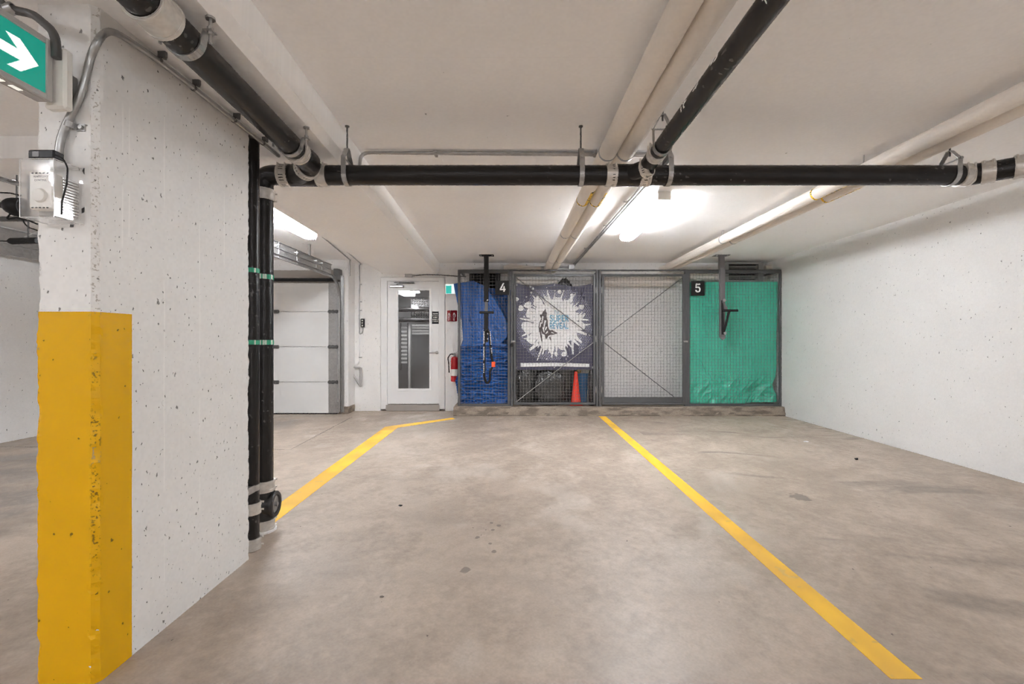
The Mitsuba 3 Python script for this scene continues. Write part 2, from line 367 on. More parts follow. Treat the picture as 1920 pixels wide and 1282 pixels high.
# curb under the cages
def curb():
    xs = np.linspace(-.95, XR(7.4) + .02, 150)
    rows = [(7.365, -.01), (7.365, .03), (7.372, .06), (7.375, .125), (7.384, .14), (7.396, .146), (YB + .01, .146), (YB + .01, -.01)]
    V = []
    for y, z in rows:
        q = np.c_[xs, np.full(len(xs), y), np.full(len(xs), z)]
        k = 0.014 if z < .04 else 0.006 if y < 7.39 else 0.0
        w = meshkit.fbm(q * [9, 30, 30], 3, 2) - .5
        q[:, 1] -= k * 2.6 * np.clip(w, -.2, .5) + (0.012 * (meshkit.noise(q * [5, 0, 0], 5) > .5) if 0 < z < .04 else 0)
        V.append(q)
    n, m = len(xs), len(rows)
    V = np.vstack(V); Fc = []
    for i in range(m):
        i2 = (i + 1) % m
        for j in range(n - 1):
            Fc += [[i * n + j, i * n + j + 1, i2 * n + j + 1], [i * n + j, i2 * n + j + 1, i2 * n + j]]
    for e in (0, n - 1):
        for i in range(1, m - 1):
            Fc.append([e, i * n + e, (i + 1) * n + e] if e else [e, (i + 1) * n, i * n])
    return orient(trimesh.Trimesh(V, Fc, process=False))
add('curb', curb(), 'bare_concrete', smooth=35, label='low rough concrete curb under the wire cages', cat='curb', kind='structure')

# ------------------------------------------------------------------ the pillar
PX0, PX1, PY0, PY1 = -1.672, -1.455, 1.59, 2.53
def pillar_outline():
    c = .017
    corners = [(PX1, PY1 - c), (PX1, PY0 + c), (PX1 - c, PY0), (PX0 + c, PY0), (PX0, PY0 + c), (PX0, PY1 - c), (PX0 + c, PY1), (PX1 - c, PY1)]
    pts, edge = [], []
    for i in range(8):
        a, b = np.array(corners[i]), np.array(corners[(i + 1) % 8])
        L = np.linalg.norm(b - a)
        k = max(2, int(L / .012))
        for s in np.arange(k) / k:
            q = a + (b - a) * s
            pts.append(q)
            edge.append(1.0 if i % 2 else max(0.0, 1 - min(s, 1 - s) * L / .012))
    return np.array(pts), np.array(edge)
PILL, PEDGE = pillar_outline()
PCEN = np.array([(PX0 + PX1) / 2, (PY0 + PY1) / 2])
def pillar_ring(idx, z, out=0.0):
    q = np.c_[PILL[idx], np.full(len(idx), z)]
    nrm = np.where(np.abs(np.abs(q[:, :1] - PCEN[0]) - (PX1 - PX0) / 2) < .018, np.sign(q[:, :1] - PCEN[0]) * [1, 0], 0) + \
          np.where(np.abs(np.abs(q[:, 1:2] - PCEN[1]) - (PY1 - PY0) / 2) < .018, np.sign(q[:, 1:2] - PCEN[1]) * [0, 1], 0)
    chip = (meshkit.fbm(q * 22, 3, 3) - .42) * .010 * PEDGE[idx] + (meshkit.fbm(q * 70, 2, 4) - .5) * .005 * PEDGE[idx]
    soft = (meshkit.fbm(q * 5, 2, 8) - .5) * .004
    q[:, :2] += nrm * (out - np.clip(chip, -.004, .012) + soft)[:, None]
    return q
def skin(idx, zs, out, closed):
    R = [pillar_ring(idx, z, out) for z in zs]
    n, V, Fc = len(idx), np.vstack(R), []
    for i in range(len(zs) - 1):
        for j in range(n if closed else n - 1):
            k = (j + 1) % n
            Fc += [[i * n + j, (i + 1) * n + k, i * n + k], [i * n + j, (i + 1) * n + j, (i + 1) * n + k]]
    return trimesh.Trimesh(V, Fc, process=False)
say('pillar', 'white concrete pillar with a yellow lower band, left foreground', 'pillar', kind='structure')
allp = np.arange(len(PILL))
m = skin(allp, np.linspace(-.002, LO + .002, 160), 0, True)
add('pillar__shaft', m, 'pillar_paint', smooth=12)
sel = [i for i in allp if PILL[i][1] < 1.745]
brk = max(range(len(sel) - 1), key=lambda j: sel[j + 1] - sel[j])
sel = np.array(sel[brk + 1:] + sel[:brk + 1]) if sel[brk + 1] - sel[brk] > 1 else np.array(sel)
add('pillar__paint_band', skin(sel, np.linspace(0.0, 1.306, 100), .0014, False), 'yellow_paint', smooth=12, label='yellow painted lower band')

for y, z in ((1.903, 1.80), (1.903, .945), (1.903, .50), (1.903, 1.37), (2.30, 1.80), (2.30, .945)):
    add('pillar__tie_plug', lathe([(0, -.004), (.015, -.004), (.013, .003), (.006, .0015), (0, .0015)], (PX1 - .0015, y, z), (1, 0, 0), 14, False), 'pillar_paint', smooth=30)
for y, z in ((6.2, 1.3), (6.2, .45), (5.0, 1.3), (5.0, .45), (4.25, 1.95), (4.25, .95)):
    add('wall_right__tie_plug', lathe([(0, -.004), (.018, -.004), (.016, .003), (.006, .0015), (0, .0015)], (XR(y) + .0015, y, z), (-1, 0, 0), 14, False), 'wall_paint', smooth=30, kind='structure')

# ------------------------------------------------------------------ yellow lines
add('parking_line', strip((1.405, 1.62), (1.455, 7.35), .112, 0, .0016), 'line_paint', label='long yellow parking line between the two bays, running to the curb', cat='parking line')
bent = Polygon([(-1.715, 2.75), (-1.575, 2.75), (-1.600, 6.37), (-.88, 7.10), (-.95, 7.21), (-1.795, 6.44)])
add('parking_line', place_mesh(flat(bent, .0016), (1, 0, 0)), 'line_paint', label='bent yellow parking line running from the black stack towards the blue tarp cage', cat='parking line')

# ------------------------------------------------------------------ ceiling lamps
def lamp(X, y0, y1, label, z=2.49):
    t = thing('ceiling_lamp', label, 'ceiling lamp', 'vapour-tight strip lamps')
    oct_ = np.array([(-.066, -.052), (.066, -.052), (.086, -.030), (.086, .008), (.054, .046), (-.054, .046), (-.086, .008), (-.086, -.030)])
    def ring(y, s=1.0, dz=0): return np.array([[X + a * s, y, z + b * s + dz] for a, b in oct_])
    rings = [ring(y0, .62, .006), ring(y0 + .07), ring(y1 - .07), ring(y1, .62, .006)]
    V, Fc = np.vstack(rings), []
    for k in range(3):
        for q in range(8):
            r2 = (q + 1) % 8
            Fc += [[k * 8 + q, k * 8 + r2, k * 8 + 8 + r2], [k * 8 + q, k * 8 + 8 + r2, k * 8 + 8 + q]]
    for q in range(1, 7):
        Fc += [[0, q + 1, q], [24, 24 + q, 25 + q]]
    add(t + '__diffuser', orient(trimesh.Trimesh(V, Fc, process=False)), 'white_plastic', emitter=glow(LAMP))
    w, top = (.050, HI) if z > 2.4 else (.020, z + .065)      # fixed to the slab, or hung on two stems
    add(t + '__housing', box(X - w, X + w, y0, y1, z + .0465, top, .006), 'white_plastic')
    for y in () if z > 2.4 else (y0 + .15, y1 - .15):
        add(t + '__stem', cyl((X, y, top - .01), (X, y, HI), .008, 10), 'white_plastic')
    for ya, yb in ((y0 + .004, y0 + .05), (y1 - .05, y1 - .004)):
        e = [box(X - .046 + .029 * k, X - .041 + .029 * k, ya, yb, z - .056, z - .040) for k in range(4)]
        add(t + '__end_ribs', e, 'grey_plastic', kind='stuff')
    return t
names = ['strip lamp on the ceiling left of the beam, by the garage door track', 'strip lamp on the ceiling above the two bays, between the white pipe pairs',
         'added unseen strip lamp hung behind the camera as fill light', 'added unseen strip lamp hung over the right-hand bay to brighten the ceiling', 'added unseen strip lamp hung near the rear wall on the left', 'added unseen strip lamp over the aisle left of the pillar']
for (X, a, b, z), nm in zip(LAMPS, names):
    lamp(X, a, b, nm, z)
add('lamp_bracket', box(1.335, 1.455, 4.155, 4.215, 2.50, HI, .004), 'white_plastic', label='small grey power box at the near end of the strip lamp over the bays', cat='junction box')

# ------------------------------------------------------------------ overhead garage door
GX0, GX1, GY = -5.86, -2.895, 7.565
say('door_2', 'white sectional overhead garage door with steel end stiles', 'garage door', kind='structure')
zz = [.014, .535, 1.12, 1.705, 2.184]
for a, b in zip(zz, zz[1:]):
    add('door_2__panel', box(GX0, GX1, GY, GY + .045, a + .0025, b - .0025, .004), 'door_panel')
    for xa, xb in ((GX1 - .155, GX1 - .004), (GX0 + .004, GX0 + .155)):
        add('door_2__end_stile', box(xa, xb, GY - .004, GY, a + .006, b - .006), 'galvanised', label='galvanised end stile')
def hinge(x, z, w):
    ms = [box(x - w / 2, x + w / 2, GY - .010, GY - .004, z - .022, z + .022, .002), cyl((x - w / 2, GY - .018, z), (x + w / 2, GY - .018, z), .017, 10)]
    for s in (-.35, 0, .35):
        ms.append(box(x + s * w - .012, x + s * w + .012, GY - .034, GY - .006, z - .030, z + .028, .003))
    return ms
for z in zz[1:4]:
    for x, w in ((GX1 - .075, .165), (-3.92, .10), (-4.88, .10), (GX0 + .075, .165)):
        add('door_2__hinge', hinge(x, z, w), 'dark_steel')
add('door_2__top_bracket', [place_mesh(flat(Polygon([(-.055, .14), (.055, .14), (.055, .03), (0, -.03), (-.055, .03)]), .004), o=(GX1 - .075, GY - .004, 2.03), **FRONT)], 'galvanised')
add('door_2__bottom_bracket', box(GX1 - .10, GX1 + .055, GY - .014, GY - .005, .085, .205, .003), 'galvanised')
add('door_2__bottom_seal', box(GX0, GX1 - .02, GY + .004, GY + .04, 0, .016, .004), 'black_plastic')
add('door_2__top_seal', box(GX0, GX1 + .02, GY - .01, GY + .02, 2.205, 2.26), 'black_plastic')
# tracks: a channel up the jamb, a quarter bend, a deep rail back towards the camera
def track(x, s, label):
    t = thing('door_track', label, 'door track', 'overhead door tracks')
    R, yj, zt = .36, 7.53, 2.245
    arc = [(x, yj - R + R * math.cos(a), zt - R + R * math.sin(a)) for a in np.linspace(0, math.pi / 2, 10)]
    def ribbon(pts, w, off, th):
        pts = np.array(pts)
        tn = np.gradient(pts, axis=0); tn /= np.linalg.norm(tn, axis=1, keepdims=True)
        nn = np.cross(tn, [1, 0, 0])
        rows = [pts + nn * a + np.array([b, 0, 0]) for a, b in ((off, 0), (off + w, 0), (off + w, th), (off, th))]
        n = len(pts); V = np.vstack(rows); Fc = []
        for i in range(4):
            k = (i + 1) % 4
            for j in range(n - 1):
                Fc += [[i * n + j, i * n + j + 1, k * n + j + 1], [i * n + j, k * n + j + 1, k * n + j]]
        Fc += [[0, n, 2 * n], [0, 2 * n, 3 * n], [n - 1, 3 * n - 1, 2 * n - 1], [n - 1, 4 * n - 1, 3 * n - 1]]
        return orient(trimesh.Trimesh(V, Fc, process=False))
    path = [(x, yj, .05), (x, yj, 1.0)] + arc + [(x, 6.0, zt), (x, 4.3, zt)]
    add(t + '__channel', [ribbon(path, .006, -.025, .030 * s), ribbon(path, .006, .019, .030 * s), ribbon(path, .044, -.025, .003 * s)], 'galvanised')
    y1 = 7.20
    h = .175 if s > 0 else .275
    web = [box(x, x + .003 * s, 4.3, y1, zt + .02, zt + h), box(x, x + .024 * abs(s), 4.3, y1, zt + h - .003, zt + h + .003), box(x, x + .016 * abs(s), 4.3, y1, zt + .094, zt + .101)]
    add(t + '__top_rail', web, 'galvanised')
    for k, y in enumerate((6.86, 6.66, 6.06, 5.58, 5.1, 4.6)):
        add(t + '__bracket', [box(x - .004 * s, x + .007 * s, y - .010, y + .010, zt - .03, zt + .182, .002), box(x, x + .026 * s, y - .03, y + .012, zt - .026, zt - .016), box(x, x + .026 * s, y - .03, y + .012, zt + .135, zt + .147)]
            + [cyl((x - .008, y - .02, zt + q), (x + .010, y - .02, zt + q), .007, 8) for q in (0.03, .11)], 'galvanised')
    xs = x + .02 * s if s > 0 else x - .02
    ang = [box(x + .012 * s, x + .062 * s, 7.590, 7.594, .03, 2.30), box(x + .030 * s, x + .034 * s, 7.53, 7.592, .03, 2.30)]
    add(t + '__jamb_angle', ang, 'galvanised')
    add(t + '__bolt', [cyl((x + .05 * s, 7.575, z), (x + .05 * s, 7.592, z), .008, 8) for z in np.arange(.2, 2.25, .22)], 'galvanised')
    add(t + '__head_plate', [box(x - .055, x + .030, 7.44, 7.60, 2.22, 2.40, .004)], 'dark_steel')
    for y in (6.4, 4.6):
        add(t + '__hanger', box(x, x + .03 * s, y - .015, y + .015, zt + .17, HI), 'galvanised')
track(GX1 + .030, 1, 'galvanised overhead door track with deep bracketed rail, right of the garage door')
track(GX0 - .030, -1, 'galvanised overhead door track along the far left wall, seen past the pillar')

# photocell bracket and wall button near the garage door
t = thing('sensor_bracket', 'grey triangular steel bracket carrying a white sensor box beside the garage door', 'bracket')
q0, q1, q2 = P(651, 686, 7.88), P(676, 690, 7.88), P(676, 724, 7.88)
add(t + '__arm', [cyl(q0, q1, .018, 4), cyl(q0, q2, .021, 4), cyl(q1 + [0, 0, .01], q2 - [0, 0, .01], .024, 4)], 'grey_plastic', smooth=False)
c = P(652, 684, 7.83)
add(t + '__sensor', box(c[0] - .045, c[0] + .045, 7.79, 7.86, c[2] - .04, c[2] + .035, .006), 'white_plastic', label='white sensor box')
t = thing('wall_button', 'black three-button door control on the wall left of the glazed door', 'control switch')
c = P(681, 605.5, YB)
add(t + '__case', box(c[0] - .031, c[0] + .031, YB - .045, YB, c[2] - .075, c[2] + .075, .008), 'black_plastic')
for k in (-1, 0, 1):
    add(t + '__button', cyl((c[0], YB - .052, c[2] + .045 * k), (c[0], YB - .04, c[2] + .045 * k), .013, 12), 'white_plastic' if k else 'grey_plastic')

def conduit(label, pts, r=.012, rad=.10, m='galvanised', cat='conduit', straps=(), name='conduit', group=None, n=12):
    t = thing(name, label, cat, group)
    add(t + '__run', tube(fillet(pts, rad, 8), r, n), m, smooth=40)
    for c, d, out in straps:
        c, out = np.asarray(c, float), np.asarray(out, float)
        add(t + '__strap', [lathe([(r, -.009), (r + .0025, -.009), (r + .0025, .009), (r, .009)], c, d, 16),
                            cyl(c + out * r, c + out * (r + .028), .007, 8), cyl(c + out * (r + .028) - np.array(d) * .0, c + out * (r + .034), .012, 8)], 'galvanised')
    return t
zc = HI - .02
a = P(672, 500, YB)
conduit('thin grey conduit from the left strip lamp down the wall to the black button', [(-2.30, 5.56, zc), (-2.62, 7.90, zc), (-2.655, YB - .014, zc - .02), (-2.655, YB - .014, 1.50), (-2.655, YB - .014, 1.33), (c[0], YB - .02, 1.36), (c[0], YB - .02, c[2] - .07)], .009, .05,
        straps=[((-2.655, YB - .014, z), (0, 0, 1), (1, 0, 0)) for z in (2.2, 1.9, 1.75)])
conduit('thin grey conduit running from the strip lamp along the beam to the corner post', [(-2.40, 5.56, zc), (-2.68, 7.55, zc), (-2.71, 7.60, zc), (-2.71, 7.605, 2.36), (-2.71, 7.605, 2.30)], .009, .05)
conduit('short white-grey conduit below the black button down to the sensor bracket', [(-2.655, YB - .014, 1.32), (-2.655, YB - .014, .86), (-2.70, YB - .03, .80), (-2.83, 7.86, .80)], .008, .05, straps=[((-2.655, YB - .014, .93), (0, 0, 1), (1, 0, 0))], m='white_steel')

# ------------------------------------------------------------------ glazed pedestrian door
say('door_1', 'white steel door with a tall glass pane in a white frame', 'door', kind='structure')
fx0, fx1, fz = -2.285, -1.17, 2.325
add('door_1__frame', [box(fx0, fx0 + .11, YB - .012, YB + .14, 0.03, fz, .004), box(fx1 - .105, fx1, YB - .012, YB + .14, 0.03, fz, .004), box(fx0 + .1, fx1 - .1, YB - .012, YB + .14, 2.262, fz, .004)], 'white_steel')
lx0, lx1, lz0, lz1, ly = -2.172, -1.278, .120, 2.258, YB + .022
gx0, gx1, gz0, gz1 = -1.992, -1.440, .385, 2.105
add('door_1__leaf', [box(lx0, gx0, ly, ly + .045, lz0, lz1), box(gx1, lx1, ly, ly + .045, lz0, lz1), box(gx0, gx1, ly, ly + .045, lz0, gz0), box(gx0, gx1, ly, ly + .045, gz1, lz1)], 'white_steel')
o = .042
add('door_1__leaf__glazing_bead', [box(gx0 - o, gx0 + .004, ly - .012, ly, gz0 - o, gz1 + o, .004), box(gx1 - .004, gx1 + o, ly - .012, ly, gz0 - o, gz1 + o, .004),
                                   box(gx0, gx1, ly - .012, ly, gz0 - o, gz0 + .004, .004), box(gx0, gx1, ly - .012, ly, gz1 - .004, gz1 + o, .004)], 'white_steel')
scene['door_1__leaf__pane'] = {'type': 'rectangle', 'to_world': T().translate([(gx0 + gx1) / 2, ly + .02, (gz0 + gz1) / 2]).rotate([1, 0, 0], 90).scale([(gx1 - gx0) / 2, (gz1 - gz0) / 2, 1]), 'bsdf': {'type': 'ref', 'id': 'mat_pane_glass'}}
h = P(818, 661, YB)
add('door_1__leaf__handle',
    [lathe([(0, 0), (.028, 0), (.028, .012), (.013, .018), (.013, .055), (0, .055)], (h[0] + .01, ly, h[2]), (0, -1, 0), 20, False),
     tube([(h[0] + .02, ly - .05, h[2]), (h[0] - .02, ly - .054, h[2] + .003), (h[0] - .07, ly - .054, h[2] + .004), (h[0] - .12, ly - .05, h[2] + .002)], [.015, .013, .011, .009], 12)], 'galvanised', smooth=40, label='satin lever handle')
cz = P(745, 537, YB)[2]
add('door_1__leaf__closer', [box(-2.135, -1.885, ly - .055, ly, cz - .022, cz + .024, .012), cyl((-2.00, ly - .03, cz + .02), (-2.00, ly - .03, cz + .07), .012, 10),
                              box(-2.03, -1.97, ly - .05, ly - .01, cz + .055, cz + .065, .002)], 'galvanised', label='grey door closer')
add('door_1__leaf__closer_arm', [box(-2.05, -1.70, ly - .055, ly - .03, cz + .060, cz + .074, .003), box(-1.99, -1.69, ly - .045, ly - .032, cz + .046, cz + .058, .003)], 'dark_steel')
add('door_1__threshold', box(fx0 + .09, fx1 - .09, YB - .03, YB + .20, 0, .105, .008), 'grey_brown_paint')
p0, p1 = P(810, 584, ly), P(823, 607, ly)
t = thing('notice_plate', 'small black notice with five lines of white text on the door beside its pane', 'sign')
add(t + '__plate', box(p0[0], p1[0], ly - .004, ly, p1[2], p0[2]), 'black_plastic')
nw = np.random.default_rng(4)
for k in range(5):                                  # too small in the photograph to read: letter-sized strokes
    w, ms = (.085, .10, .08, .10, .09)[k], []
    q = -w / 2
    while q < w / 2:
        l = nw.uniform(.005, .010)
        if nw.random() < .84:
            ms.append(box((p0[0] + p1[0]) / 2 + q, (p0[0] + p1[0]) / 2 + q + l, ly - .0052, ly - .0040, p0[2] - .045 - .033 * k, p0[2] - .031 - .033 * k))
        q += l + .0035
    add(t + '__text_line', ms, 'print_white', kind='stuff')

# vestibule behind the pane; its fittings stand in for reflections in the glass
add('vestibule', [box(-3.6, -3.5, 8.14, 11.6, 0, 2.8), box(.0, .1, 8.14, 11.6, 0, 2.8), box(-3.6, .1, 11.6, 11.7, 0, 2.8), box(-3.6, .1, 8.14, 11.7, 2.7, 2.8)], 'vestibule_paint', label='grey corridor walls behind the glass of the door', cat='corridor', kind='structure')
add('vestibule__floor', box(-3.6, .1, 8.13, 11.7, -.1, 0), 'vestibule_floor', kind='structure')
t = thing('added_corridor_lamp', 'added strip lamp standing in for a bright reflection in the door pane', 'ceiling lamp')
add(t + '__diffuser', box(-2.42, -2.17, 9.6, 10.2, 2.22, 2.28, .01), 'white_plastic', emitter=glow([4, 4, 4]))  # glow added to brighten the corridor and mark a reflected lamp
add(t + '__housing', box(-2.44, -2.15, 9.58, 10.22, 2.28, 2.70, .01), 'white_plastic')
Yv = 10.6
def vx(px): return P(px, 641, Yv)[0]
def vz(py): return P(960, py, Yv)[2]
for k, (ya, yb) in enumerate(((577, 585), (597, 604))):
    add('corridor_duct', cyl((-3.5, Yv - .2, vz((ya + yb) / 2)), (0, Yv - .2, vz((ya + yb) / 2)), .05, 16), 'black_iron_dull', smooth=40, label=('upper' if k == 0 else 'lower') + ' made-up dark pipe crossing the corridor behind the door pane', cat='pipe')
t = thing('corridor_grating', 'made-up pale grid panel behind the dark pipes beyond the door pane', 'grating')
add(t + '__panel', box(vx(772), vx(812), Yv + .02, Yv + .04, vz(598), vz(562)), 'white_steel')
bars = [box(vx(772 + 4.6 * k) - .012, vx(772 + 4.6 * k) + .012, Yv - .02, Yv, vz(600), vz(560)) for k in range(10)] + [box(vx(771), vx(814), Yv - .02, Yv, vz(563 + 5 * k) - .014, vz(563 + 5 * k) + .014) for k in range(8)]
add(t + '__bars', bars, 'grey_metal_paint', kind='stuff')
t = thing('roller_shutter', 'made-up white slatted shutter at the back of the corridor beyond the door pane', 'shutter')
for k in range(4):
    add(t + '__slat', box(vx(772), vx(815), Yv, Yv + .03, vz(627 - 5 * k), vz(623.4 - 5 * k), .006), 'white_steel')
add('corridor_post', box(vx(767), vx(771.5), Yv - .1, Yv, 0, vz(608), .01), 'white_steel', label='made-up white post between the slatted panels beyond the door pane', cat='post')
t = thing('louvre_panel', 'made-up white louvred panel at left of the post beyond the door pane', 'louvre')
add(t + '__frame', [box(vx(751), vx(753), Yv - .06, Yv, .55, vz(605), .006), box(vx(764.5), vx(766), Yv - .06, Yv, .55, vz(605), .006)], 'grey_metal_paint')
for k in range(10):
    z = vz(681 - 7.2 * k)
    add(t + '__slat', box(vx(753), vx(764.5), Yv - .05, Yv - .02, z, z + .045, .005), 'white_steel')

# box and cable over the door, small lit exit sign, fire sign, extinguisher
t = thing('junction_box', 'small grey junction box on the wall above the glazed door', 'junction box')
c = P(767, 517, YB)
add(t + '__case', box(c[0] - .065, c[0] + .065, YB - .05, YB, c[2] - .028, c[2] + .028, .005), 'grey_plastic')
add(t + '__connector', cyl((c[0] + .06, YB - .025, c[2]), (c[0] + .10, YB - .025, c[2]), .014, 10), 'galvanised')
conduit('armoured cable along the top of the wall from the junction box to the cage', [(c[0] + .09, YB - .025, c[2]), (-1.5, YB - .02, c[2] + .018), (-1.27, YB - .03, c[2] + .012), (-.90, YB - .02, c[2] - .012), (-.80, YB - .02, c[2] - .02)], .009, .05, m='dark_steel', cat='cable', name='cable')
t = thing('exit_sign', 'small lit green and white exit sign on the wall between door and blue tarp', 'exit sign')
p0, p1 = P(835, 532, YB), P(858, 552, YB)
add(t + '__case', box(p0[0], p1[0], YB - .06, YB, p1[2] - .01, p0[2], .006), 'white_plastic')
add(t + '__face', box(p0[0] + .012, p1[0] - .008, YB - .0615, YB - .058, p1[2] + .008, p0[2] - .012), 'print_white', emitter=glow([0.0660, 0.0825, 0.0825]))
add(t + '__green_panel', box(p0[0] + .02, p0[0] + .115, YB - .0635, YB - .0612, p1[2] + .012, p0[2] - .04), 'sign_green', emitter=glow([0.0026, 0.0495, 0.0436]))
t = thing('fire_sign', 'red folded fire extinguisher sign with white pictograms above the extinguisher', 'sign')
for k, (a, b, dy) in enumerate(((838.5, 845, -1), (846, 857, 1))):
    p0, p1 = P(a, 582, YB), P(b, 602.5, YB)
    x0, x1 = p0[0], p1[0]
    ya, yb = (YB, YB - .05) if k == 0 else (YB - .05, YB)
    q = np.array([[x0, ya], [x1, yb], [x1, yb + .003], [x0, ya + .003]])
    if k == 1: q = np.array([[x0, YB - .05], [x1 + .0, YB - .004], [x1, YB - .001], [x0, YB - .047]])
    add(t + '__wing', loft(np.c_[q, np.full(4, p1[2])], np.c_[q, np.full(4, p0[2])]), 'red_sign')
    d = np.array([q[1][0] - q[0][0], q[1][1] - q[0][1], 0]); d /= np.linalg.norm(d)
    nrm = np.cross(d, [0, 0, 1.0])
    w = np.linalg.norm(q[1] - q[0])
    art = unary_union([Polygon([(-.012, .03), (.012, .03), (.012, -.045), (-.012, -.045)]).buffer(.003).difference(Polygon([(-.008, .024), (.008, .024), (.008, -.040), (-.008, -.040)])), sbox(-.008, .03, .008, .055), LineString([(.008, .05), (.028, .02), (.028, -.01)]).buffer(.004), Polygon([(0, -.085), (-.02, -.062), (.02, -.062)])])
    art = affinity.scale(art, min(1, w / .075), 1.0, origin=(0, 0))
    add(t + '__pictogram', place_mesh(flat(art, .001), d, nrm, np.array([*(q[0] + q[1]) / 2, (p0[2] + p1[2]) / 2]) + nrm * .0008), 'print_white')
t = thing('fire_extinguisher', 'red fire extinguisher with black hose hanging on the wall beside the blue tarp', 'fire extinguisher')
c = P(852.5, 690, YB - .08); ez0, ez1 = P(0, 715, YB - .08)[2], P(0, 668, YB - .08)[2]
add(t + '__cylinder', lathe([(0, 0), (.06, 0), (.066, .012), (.066, ez1 - ez0 - .06), (.055, ez1 - ez0 - .02), (.025, ez1 - ez0), (0, ez1 - ez0)], (c[0], YB - .08, ez0), (0, 0, 1), 28, False), 'red_paint', smooth=40)
add(t + '__valve', [cyl((c[0], YB - .08, ez1), (c[0], YB - .08, ez1 + .05), .018, 12), box(c[0] - .05, c[0] + .06, YB - .092, YB - .068, ez1 + .05, ez1 + .062, .003),
                    tube([(c[0] + .02, YB - .08, ez1 + .07), (c[0] + .05, YB - .08, ez1 + .082), (c[0] + .09, YB - .08, ez1 + .10)], .006, 8), cyl((c[0] - .02, YB - .11, ez1 + .03), (c[0] - .02, YB - .05, ez1 + .03), .016, 10)], 'galvanised')
add(t + '__hose', tube(fillet([(c[0] - .01, YB - .10, ez1 + .035), (c[0] - .07, YB - .11, ez1 + .045), (c[0] - .115, YB - .10, ez1 - .03), (c[0] - .10, YB - .10, ez1 - .12), (c[0] - .095, YB - .09, ez1 - .28)], .05), .010, 10), 'black_plastic', smooth=40)
add(t + '__label', lathe([(.0662, .10), (.0672, .10), (.0672, .215), (.0662, .215)], (c[0], YB - .08, ez0), (0, 0, 1), 28), 'white_plastic', smooth=40, label='white instruction label')

# ------------------------------------------------------------------ wire storage cages
YC, CZ0, CZ1 = 7.48, .146, 2.370
S = YC / F
def cx(px): return (px - CX) * S
def cz_(py): return CAMZ + (CY - py) * S
def mesh_panel(x0, x1, z0, z1, y, ox=0.0):
    """Welded 50 mm mesh: square wires, the uprights a wire's thickness behind the crossing ones."""
    w, ms = .0018, []
    for x in np.arange(x0 + .0508 * .6 + ox, x1, .0508):
        ms.append(box(x - w, x + w, y, y + 2 * w, z0, z1))
    for z in np.arange(z0 + .03, z1, .0508):
        ms.append(box(x0, x1, y - 2 * w, y, z - w, z + w))
    return ms
def ring_frame(x0, x1, z0, z1, w, y0, y1):
    return [box(x0, x0 + w, y0, y1, z0, z1, .004), box(x1 - w, x1, y0, y1, z0, z1, .004), box(x0 + w, x1 - w, y0, y1, z0, z0 + w, .004), box(x0 + w, x1 - w, y0, y1, z1 - w, z1, .004)]
def rod(a, b, r): return cyl(a, b, r, 8)
def cage(label, fixed, door, apex_right, kick, posts, rails, partition):
    t = thing('storage_cage', label, 'storage cage')
    a, b = fixed
    add(t + '__fixed_frame', ring_frame(a, b, CZ0, CZ1, .042, YC - .012, YC + .026), 'cage_steel')
    add(t + '__fixed_frame__wire_mesh', mesh_panel(a + .03, b - .03, CZ0 + .03, CZ1 - .03, YC + .016), 'wire', kind='stuff')
    for x in posts:
        add(t + '__post', box(x - .020, x + .020, YC - .014, YC + .03, CZ0, CZ1 + .012, .004), 'cage_steel')
    x0, x1 = rails
    add(t + '__top_rail', box(x0, x1, YC - .008, YC + .034, CZ1 - .004, CZ1 + .020, .004), 'cage_steel')
    c, d = door
    z0, z1 = CZ0 + .025, CZ1 - .055
    add(t + '__door', ring_frame(c, d, z0, z1, .040, YC - .022, YC + .014), 'cage_steel', label='hinged mesh door')
    add(t + '__door__wire_mesh', mesh_panel(c + .03, d - .03, z0 + .03, z1 - .03, YC + .008), 'wire', kind='stuff')
    zm, yb = cz_(637), YC - .016
    if apex_right:
        e0, e1, m = c + .03, d - .02, 1
    else:
        e0, e1, m = d - .03, c + .02, -1
    add(t + '__door__brace', rod((e0, yb, z1 - .05), (e1, yb, zm + .03), .0065), 'dark_steel')
    add(t + '__door__brace', rod((e0 + (.0 if apex_right else -.04), yb, z0 + .04), (e1, yb, zm - .03), .0065), 'galvanised' if apex_right else 'dark_steel')
    if kick:
        add(t + '__door__kick_plate', box(c + .035, d - .035, YC - .006, YC - .001, z0 + .03, z0 + .125), 'cage_steel')
    hx = d + .004 if apex_right else c - .004
    for z in (.42, 1.25, 2.05):
        add(t + '__door__hinge', cyl((hx, YC - .026, z - .05), (hx, YC - .026, z + .05), .011, 10), 'galvanised')
    lx = c - .006 if apex_right else d + .006
    add(t + '__door__latch', box(lx - .035, lx + .035, YC - .034, YC - .02, zm - .04, zm - .012, .003), 'galvanised')
    ex, yw = (a if apex_right else b), YB
    for xx in partition:
        w = .0021
        for q in (CZ1 - .03, CZ0):
            add(t + '__side_rail', box(xx - .015, xx + .015, YC + .03, yw, q, q + .03, .003), 'cage_steel')
        if xx < 4.2:
            q = [box(xx - w, xx + w, y - w, y + w, CZ0, CZ1) for y in np.arange(YC + .07, yw - .02, .0508)]
            q += [box(xx + w, xx + 3 * w, YC + .03, yw - .01, z - w, z + w) for z in np.arange(CZ0 + .06, CZ1 - .03, .0508)]
            add(t + '__side_rail__wire_mesh', q, 'wire', kind='stuff')
    return t
cage('grey wire storage cage number 4, holding the blue tarp and the wolf banner', (cx(858.5), cx(956.5)), (cx(963), cx(1116.5)), True, False, (cx(959.5), cx(1119.5)), (cx(858.5), cx(1121.5)), (1.415,))
